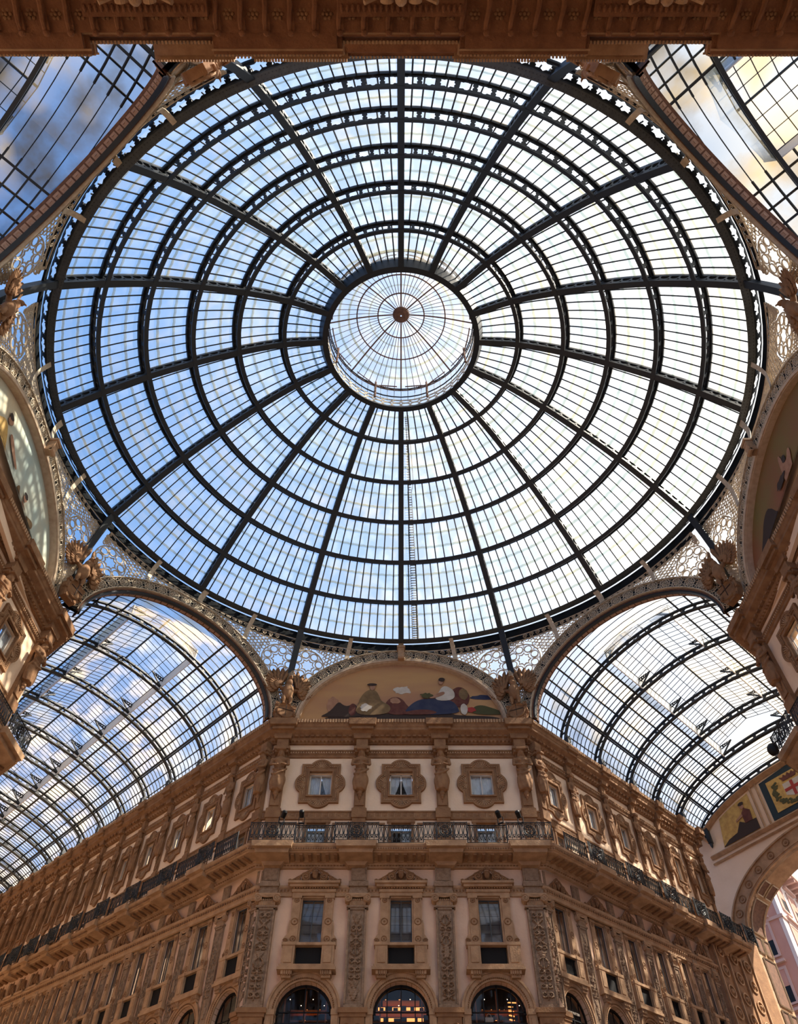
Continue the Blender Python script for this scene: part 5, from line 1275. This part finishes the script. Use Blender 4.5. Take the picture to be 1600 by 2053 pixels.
strip(0, .12, -.14, 1.7).build('arch_lining', 'carved_stone_pale', E0); m = strip(.12, .95, -.10, .05); m.add(strip(.95, 1.05, -.2, .05)); m.add(strip(.12, .2, -.18, .05)); m.build('archivolt', 'carved_stone_pale', E0)
dk = MB()
for k in range(16):
    t_ = (k + .5) / 16 * pi; a = ell(AC, AHW + .55, AZS, ARS + .55, t_ / pi * N2); dk.tube([(a[0] + .22 * cos(2 * pi * h / 12), -.12, a[1] + .22 * sin(2 * pi * h / 12)) for h in range(12)], .04, 4, True); dk.ball((a[0], -.1, a[1]), .1, .05, .1, 8, 5)
dk.build('rosette', 'carved_stone', E0)
# coffers in the reveal: raised pale frames round dark fields
def reveal(s_, y):                                   # s_ metres along the intrados from the near foot
    if s_ < AZS - 14: return Vector((AC - AHW + .005, y, 14 + s_))
    a = (s_ - (AZS - 14)) / 4.9; return Vector((AC - (AHW - .01) * cos(min(pi, a)), y, AZS + (ARS - .01) * sin(min(pi, a))))
cf, cd = MB(), MB(); s_ = .3
for q in range(9):
    L1 = 2.6 if q % 2 else .95
    for ya, yb in (((.15, .75), (.95, 1.55)) if L1 < 1 else ((.25, 1.45),)):
        segs = max(2, int(L1 / .4))
        cd.grid([[reveal(s_ + L1 * k / segs, ya) + Vector((.02, 0, 0)), reveal(s_ + L1 * k / segs, yb) + Vector((.02, 0, 0))] for k in range(segs + 1)])
        for y in (ya, yb): cf.tube([reveal(s_ + L1 * k / segs, y) + Vector((.05, 0, 0)) for k in range(segs + 1)], .05, 4)
        for ss in (s_, s_ + L1): cf.tube([reveal(ss, ya) + Vector((.05, 0, 0)), reveal(ss, yb) + Vector((.05, 0, 0))], .05, 4)
    s_ += L1 + .3
cf.build('coffer_frame', 'cream_iron', E0); cd.build('coffer_field', 'tile_brown', E0, solid=.02)
# tympanum: frames, side mosaic and arms of the city
TY = tag(empty('tympanum_mosaics', EM), 'row of mosaic panels with a city coat of arms over the exit arch', 'mosaic')
def tp(name, m, poly, y, parent=TY, solid=.02):
    q = MB(); q.face(*[(x, y, z) for x, z in poly]); return q.build(name, m, parent, solid=solid)
def band(pts, w_, y0, y1, name='frame_moulding', m='carved_stone_pale'):
    q = MB(); q.tube([(x, (y0 + y1) / 2, z) for x, z in pts], w_, 4); return q.build(name, m, TY)
curve = [(x, top(x) - .42) for x in [.15 + 13.3 * k / 30 for k in range(31)]]
band(curve, .22, -.15, -.05); zl = 33.0
band([(-.1, zl), (13.7, zl)], .16, -.12, -.04); band([(-.1, 32.55), (13.7, 32.55)], .08, -.12, -.04)
for x in (4.05, 4.5, 9.1, 9.55): band([(x, zl), (x, top(x) - .45)], .07, -.12, -.04)
sidep = [(1.0, zl + .25)] + [(x, top(x) - .8) for x in (1.3, 1.8, 2.4, 3.0, 3.75)] + [(3.75, zl + .25)]
tp('gold_ground', 'gold', sidep, -.05); tp('dark_ground', 'dark_paint', [(1.0, zl + .25), (1.5, zl + .55), (2.2, zl + .7), (2.6, zl + 1.3), (3.0, zl + 1.0), (3.75, zl + 1.0), (3.75, zl + .25)], -.08)
tp('worker_shirt', 'maroon', [(2.95, zl + 1.0), (2.9, zl + 1.7), (3.2, zl + 2.0), (3.55, zl + 1.7), (3.5, zl + 1.0)], -.10); tp('worker_arm', 'skin_paint', [(2.95, zl + 1.7), (2.4, zl + 1.45), (2.4, zl + 1.33), (2.95, zl + 1.5)], -.12); tp('worker_head', 'skin_paint', blob(3.12, zl + 2.15, .15, .2, 4), -.12); tp('worker_hair', 'dark_paint', blob(3.1, zl + 2.33, .2, .12, 5), -.13)
tp('blue_border', 'navy', [(4.75, zl + .22), (8.85, zl + .22), (8.85, top(7) - .72), (6.8, top(6.8) - .66), (4.75, top(5) - .80)], -.05)
tp('gold_field', 'gold', [(5.2, zl + .55), (8.4, zl + .55), (8.4, zl + 2.75), (5.2, zl + 2.75)], -.08)
tp('white_shield', 'white_paint', [(6.2, zl + 1.3), (6.8, zl + 1.0), (7.4, zl + 1.3), (7.4, zl + 2.1), (6.2, zl + 2.1)], -.10)
tp('red_cross', 'red', [(6.7, zl + 1.05), (6.9, zl + 1.05), (6.9, zl + 1.5), (7.38, zl + 1.5), (7.38, zl + 1.7), (6.9, zl + 1.7), (6.9, zl + 2.08), (6.7, zl + 2.08), (6.7, zl + 1.7), (6.22, zl + 1.7), (6.22, zl + 1.5), (6.7, zl + 1.5)], -.12)
tp('mural_crown', 'maroon', [(6.35, zl + 2.25), (7.25, zl + 2.25), (7.45, zl + 2.6), (7.2, zl + 2.5), (7.1, zl + 2.66), (6.95, zl + 2.5), (6.8, zl + 2.68), (6.65, zl + 2.5), (6.5, zl + 2.66), (6.4, zl + 2.5), (6.15, zl + 2.6)], -.12)
lv = MB(); rd = random.Random(5)
for s in (-1, 1):
    for q in range(60):
        t_ = q / 59; a = -pi / 2 + s * t_ * 2.2; x, z = 6.8 + 1.25 * cos(a) * (1 if True else 1), zl + 1.75 + 1.02 * sin(a)
        lv.ball((x + rd.uniform(-.14, .14), -.11, z + rd.uniform(-.12, .12)), .12, .015, .08, 5, 4)
lv.build('laurel_wreath', 'olive', TY)
# pier beside the lower wall
f = FL_['right_arm']; a_ = f.P + f.d * 12.15 - f.y * .15; b_ = Vector((7.15, 17.3, 0)) + eR * (RT_END - .2) + nR * .75
pr = MB(); cpts = [a_, b_, b_ + f.y * 1.5, a_ + f.y * 1.5]
pr.grid([[q, q + Vector((0, 0, 27.3))] for q in cpts], True); tag(pr.build('arch_pier', 'carved_stone'), 'plain brown pier where the right arm wall meets the exit arch', 'pier')
pg = MB(); pd_ = (b_ - a_).normalized(); pn = -f.y
for q in range(12):
    z = 14.5 + 1.05 * q
    for tt_ in (.7, 2.0, 3.3): c9 = a_ + pd_ * tt_ + pn * .04 + Vector((0, 0, z)); pg.tube([c9 + pd_ * .3 * cos(h * pi / 6) + Vector((0, 0, .3 * sin(h * pi / 6))) for h in range(12)], .05, 4, True); pg.ball(c9, .12, .12, .12, 8, 5)
for tt_ in (.15, 1.35, 2.65, 3.9): pg.tube([a_ + pd_ * tt_ + pn * .04 + Vector((0, 0, 1)), a_ + pd_ * tt_ + pn * .04 + Vector((0, 0, 27.2))], .07, 4)
pg.build('roundels', 'carved_stone_pale', bpy.data.objects['arch_pier'])
# ------------------------------------------------------------------ street outside: apartment block
hb = EM @ Matrix.Translation((-5.3, 18.5, 0)) @ Matrix.Rotation(radians(8), 4, 'Z')
hs = tag(empty('apartment_block', hb), 'pink and white apartment block seen through the exit arch', 'building')
w1 = MB(); w1.box(-7, 0, 0, 12, 0, 43); w1.build('pink_wall', 'house_pink', hs)
w2 = MB(); w2.box(0, .3, -.02, 22, 0, 43); w2.build('white_wall', 'house_white', hs)
tr_ = MB()
for z in (27.9, 31.4, 38.2): tr_.box(-7.05, .4, -.12, 0, z, z + .25); tr_.box(.3, .42, -.1, 22, z, z + .25)
tr_.build('string_course', 'house_trim', hs)
ev = MB(); ev.box(-7.8, 1.5, -1.1, 22, 43, 43.35)
for q in range(24): ev.box(-7.6 + q * .38, -7.45 + q * .38, -1.0, 0, 42.7, 43); ev.box(.3, 1.4, -.5 + q * .9, -.3 + q * .9, 42.7, 43)
ev.build('eaves', 'house_trim', hs)
def hwin(M):
    fr = MB(); fr.box(-.85, .85, -.12, 0, -.15, 0).box(-.85, -.65, -.08, 0, 0, 2.4).box(.65, .85, -.08, 0, 0, 2.4).box(-.85, .85, -.08, 0, 2.4, 2.6).box(-1.0, 1.0, -.3, 0, 2.85, 3.05)
    fr.xf(M); o = fr.build('window', 'house_trim', hs); g = MB(); g.box(-.65, .65, -.03, 0, 0, 2.4); g.xf(M); g.build('pane', 'black', o)
    s = MB(); s.box(-.65, .65, -.05, 0, 1.2, 2.4); s.box(-.65, -.2, -.045, 0, 0, 1.2); s.xf(M); s.build('shutter', 'house_pink', o)
for z in (25.2, 28.6, 32.1, 35.6, 39.4):
    for x in (-1.7, -4.9): hwin(Matrix.Translation((x, -.01, z)))
    for y in (1.9, 4.6, 7.3, 10): hwin(Matrix.Translation((.31, y, z)) @ Matrix.Rotation(pi / 2, 4, 'Z'))
# ------------------------------------------------------------------ rear wall with the balcony over the camera
RB = 6.15
rb_ = MB(); rb_.box(-11.5, 11.5, -20.1, -19.6, 0, 27); tag(rb_.build('wall_rear', 'stucco'), 'lower rear wall behind the camera', kind='structure')
ru = MB(); ru.box(-8.2, 8.2, -18.6, -17.75, 25.6, 34.0); tag(ru.build('wall_rear_upper', 'stucco'), 'upper rear wall above the camera', kind='structure')
bl = MB(); path = [(11.6, -19.6), (-11.6, -19.6)]
sweep(bl, path, [(0, 23.2), (.25, 23.3), (.3, 23.7), (.55, 23.85), (.6, 24.3), (.8, 24.4), (.85, 24.75), (1.0, 24.8), (1.75, 24.95), (1.75, 25.15), (1.85, 25.2), (1.9, 25.45), (1.98, 25.5), (2.0, 25.65), (0, 25.65)])
for xc in (-6.15, 0, 6.15, 12.3, -12.3):                # forward breaks over the pilasters sit half a bay off
    pass
o = bl.build('trim_10', 'cornice_dim'); tag(o, 'deep carved balcony cornice of the rear wall right above the camera', kind='structure')
fb = MB(); eg = MB()
for xc in (-9.25, -3.1, 3.1, 9.25):
    hw_ = 1.62 if abs(xc) < 4 else 1.45
    fb.box(xc - hw_, xc + hw_, -18.2, -17.36, 25.18, 25.66); fb.box(xc - hw_ + .12, xc + hw_ - .12, -18.3, -17.5, 25.0, 25.18)
    for q in range(int(hw_ * 2 / .09)): eg.box(xc - hw_ + .09 * q, xc - hw_ + .09 * q + .05, -17.38, -17.31, 25.2, 25.36)
for q in range(250): x = -11.4 + .0912 * q; eg.box(x, x + .05, -17.66, -17.58, 25.22, 25.36)
fb.build('forward_breaks', 'cornice_dim', o); eg.build('edge_beads', 'carved_stone_pale', o)
fl_ = MB()  # pale fillets along the lips, their bright highlights put into the colour
for xc, hw_ in ((-9.25, 1.45), (-3.1, 1.62), (3.1, 1.62), (9.25, 1.45)):
    for y, z in ((-17.34, 25.4), (-17.34, 25.66), (-17.46, 25.14)): fl_.box(xc - hw_ - .03, xc + hw_ + .03, y - .03, y + .02, z - .03, z)
    for s in (-1, 1): fl_.box(*sorted((xc + s * hw_, xc + s * (hw_ + .04))), -17.65, -17.34, 25.36, 25.42)
fl_.box(-11.5, 11.5, -17.64, -17.58, 25.42, 25.46).box(-11.5, 11.5, -17.86, -17.80, 25.08, 25.11)
fl_.build('highlight_fillets', 'carved_stone_pale', o)
br = MB(); ro = MB()
for q in range(38):
    x = -11.1 + .6 * q
    br.tube([(x + .03 * sin(t), -18.75 + .16 * t, 24.74 + .02 * t - .08 * sin(t * .6)) for t in range(7)], .075, 6, r2=.05); br.box(x - .09, x + .09, -18.7, -17.9, 24.82, 24.9); br.ball((x, -17.85, 24.82), .09, .09, .08, 8, 5)
    ro.ball((x + .3, -18.25, 24.86), .05, .05, .05, 8, 5)
    for h in range(6): a = 2 * pi * h / 6; ro.ball((x + .3 + .10 * cos(a), -18.25 + .10 * sin(a), 24.87), .055, .055, .035, 6, 4)
br.build('scroll_brackets', 'cornice_dim', o); ro.build('rosettes', 'carved_stone', o)
dn_ = MB()
for xc in (-6.15, 0, 6.15):
    dn_.box(xc - 1.5, xc + 1.5, -18.55, -18.2, 24.55, 24.72)
    for q in range(22): dn_.ball((xc - 1.42 + .135 * q, -18.38, 24.55), .05, .11, .06, 6, 4)
for q in range(150): x = -11.3 + .152 * q; dn_.box(x, x + .08, -19.0, -18.86, 24.32, 24.5)
for q in range(190): x = -11.3 + .12 * q; dn_.ball((x, -18.78, 24.6), .045, .05, .06, 6, 4)
dn_.build('egg_and_dart', 'cornice_dim', o)
for xc in (-6.15, 0, 6.15):
    p = MB(); p.ball((0, 0, 0), .16, .2, .2, 10, 8); 
    for s in (-1, 1): volute(p, s * .33, .0, .17, -.02, .1, s, .04); p.tube([(s * .1, 0, .15), (s * .5, .05, .2), (s * .85, .1, -.05)], .06, 6)
    for q in range(7): a = pi * q / 6; p.ball((.2 * cos(a), 0, .15 + .16 * sin(a)), .06, .05, .1, 6, 4)
    p.xf(Matrix.Translation((xc, -18.62, 23.9)) @ Matrix.Rotation(radians(20), 4, 'X')); tag(p.build('pediment_crest', 'carved_stone_pale'), 'pale carved crest peeking under the rear cornice, %s' % ('left one', 'middle one', 'right one')[int((xc + 6.15) / 6.15)], 'ornament', 'carved crests under the rear cornice')
bp = [(8.25, -17.75), (-8.25, -17.75)]; uc = MB(); sweep(uc, bp, [(0, 32.4), (.3, 32.6), (.5, 32.95), (.95, 33.1), (.98, 33.3), (1.08, 33.35), (1.1, 33.6), (0, 33.9)])
o = uc.build('trim_11', 'cornice_dim'); tag(o, 'crowning cornice of the rear wall above the balcony', kind='structure')
fb = MB(); eg = MB()
for xc, hw_ in ((-7.0, 1.35), (7.0, 1.35), (-3.4, 1.6), (3.4, 1.6)): 
    fb.box(xc - hw_, xc + hw_, -17.3, -16.58 + (.0 if abs(xc) > 5 else -.02), 33.2, 33.62); fb.box(xc - hw_ + .1, xc + hw_ - .1, -17.4, -16.72, 33.02, 33.2)
    for q in range(int(hw_ * 2 / .1)): eg.box(xc - hw_ + .1 * q, xc - hw_ + .1 * q + .06, -16.6, -16.5, 33.25, 33.42)
for q in range(130): eg.box(-7.9 + .122 * q, -7.9 + .122 * q + .06, -16.68, -16.6, 33.3, 33.42)
fb.build('forward_breaks', 'carved_stone', o); eg.build('edge_beads', 'carved_stone_pale', o)
# ------------------------------------------------------------------ spotlights on the railing, hanging lamps, floor
def spot(P, az, words):
    r = tag(empty('spotlight', Matrix.Translation(P) @ Matrix.Rotation(az, 4, 'Z')), 'small black spotlight clamped on the railing %s' % words, 'spotlight', 'spotlights on the front railing')
    b = MB(); b.lathe([(.01, -.02), (.12, 0), (.13, .3), (.08, .36), (.01, .37)], (0, 0, 0), 12); b.xf(Matrix.Rotation(radians(55), 4, 'X')); b.xf(Matrix.Translation((0, -.1, .12))); b.build('lamp_housing', 'black', r)
    y = MB(); y.box(-.15, -.12, -.04, .04, -.15, .18).box(.12, .15, -.04, .04, -.15, .18).box(-.15, .15, -.04, .04, -.18, -.12); y.build('yoke', 'black', r)
for x, a, wd in ((-5.95, .5, 'near the left corner, outer one'), (-4.95, 0, 'near the left corner, inner one'), (4.95, -.5, 'near the right corner, inner one'), (5.95, -.5, 'near the right corner, outer one')): spot((x, VA - 1.3, 26.75), a, wd)
gb = MB(); fm = FU['right'].M(.3, 25.3, 2.1); gb.ball((0, 0, -.1), .24, .24, .3, 14, 10); gb.tube([(0, 0, .1), (0, .5, .5)], .03, 6); gb.xf(fm); tag(gb.build('globe_lamp', 'black', smooth=True), 'dark globe lamp hanging beside the right balcony corner', 'lamp')
for (sd, i, wd) in (('left_arm', 1, 'second'), ('left_arm', 3, 'fourth')):
    lb = MB(); lb.ball((0, 0, 0), .13, .13, .13, 10, 8); lb.xf(FL_[sd].M(CL[i] - .3, 17.95, .7)); tag(lb.build('wall_lamp', 'lamp_warm', smooth=True), 'small warm glowing lamp at the %s shop arch of the left arm' % wd, 'lamp', 'glowing shop lamps')
fl = MB(); fl.face((-70, -40, 0), (70, -40, 0), (70, 75, 0), (-70, 75, 0)); tag(fl.build('floor', 'paving'), 'stone paving of the galleria', kind='structure')
def letters(txt, M, size, words, m='white_paint'):
    cu = bpy.data.curves.new('shop_sign', 'FONT'); cu.body = txt; cu.size = size; cu.extrude = .02; cu.align_x = 'CENTER'; cu.materials.append(MAT[m])
    t_ = bpy.data.objects.new('tmp', cu); C.objects.link(t_); me = bpy.data.meshes.new_from_object(t_.evaluated_get(bpy.context.evaluated_depsgraph_get())); bpy.data.objects.remove(t_); o = bpy.data.objects.new('shop_sign', me); C.objects.link(o); o.matrix_world = M @ Matrix.Rotation(pi / 2, 4, 'X'); tag(o, words, 'sign'); return o
letters('W', FL_['front'].M(cfl[0] - .05, 17.65, -.24), .5, 'white letter on the dark awning of the left shop arch')
letters('W', FL_['front'].M(cfl[2] - .05, 17.65, -.24), .5, 'white letter on the dark awning of the right shop arch')
letters('LOUIS VUITTON', FL_['right_arm'].M(CL[0], 18.75, -.17) @ SX(.6), .15, 'faint shop lettering on the first arch glass of the right arm')
# left arm end wall (out of frame, closes the arm)
eL = Vector((-sin(EPH), cos(EPH), 0)); nL = Vector((-cos(EPH), -sin(EPH), 0)); Q0 = Vector((-7.15, 17.3, 0)) + eL * 31.6
we = MB(); pts = [Q0 + nL * (6.8 - 8 * cos(pi * k / 20)) + Vector((0, 0, 34.2 + (1.2 * sin(pi * k / 20)))) for k in range(21)]
we.grid([[Vector((p.x, p.y, 0)), p] for p in pts]); tag(we.build('wall_left_arm_end', 'stucco', solid=.3), 'far end wall of the left arm', kind='structure')
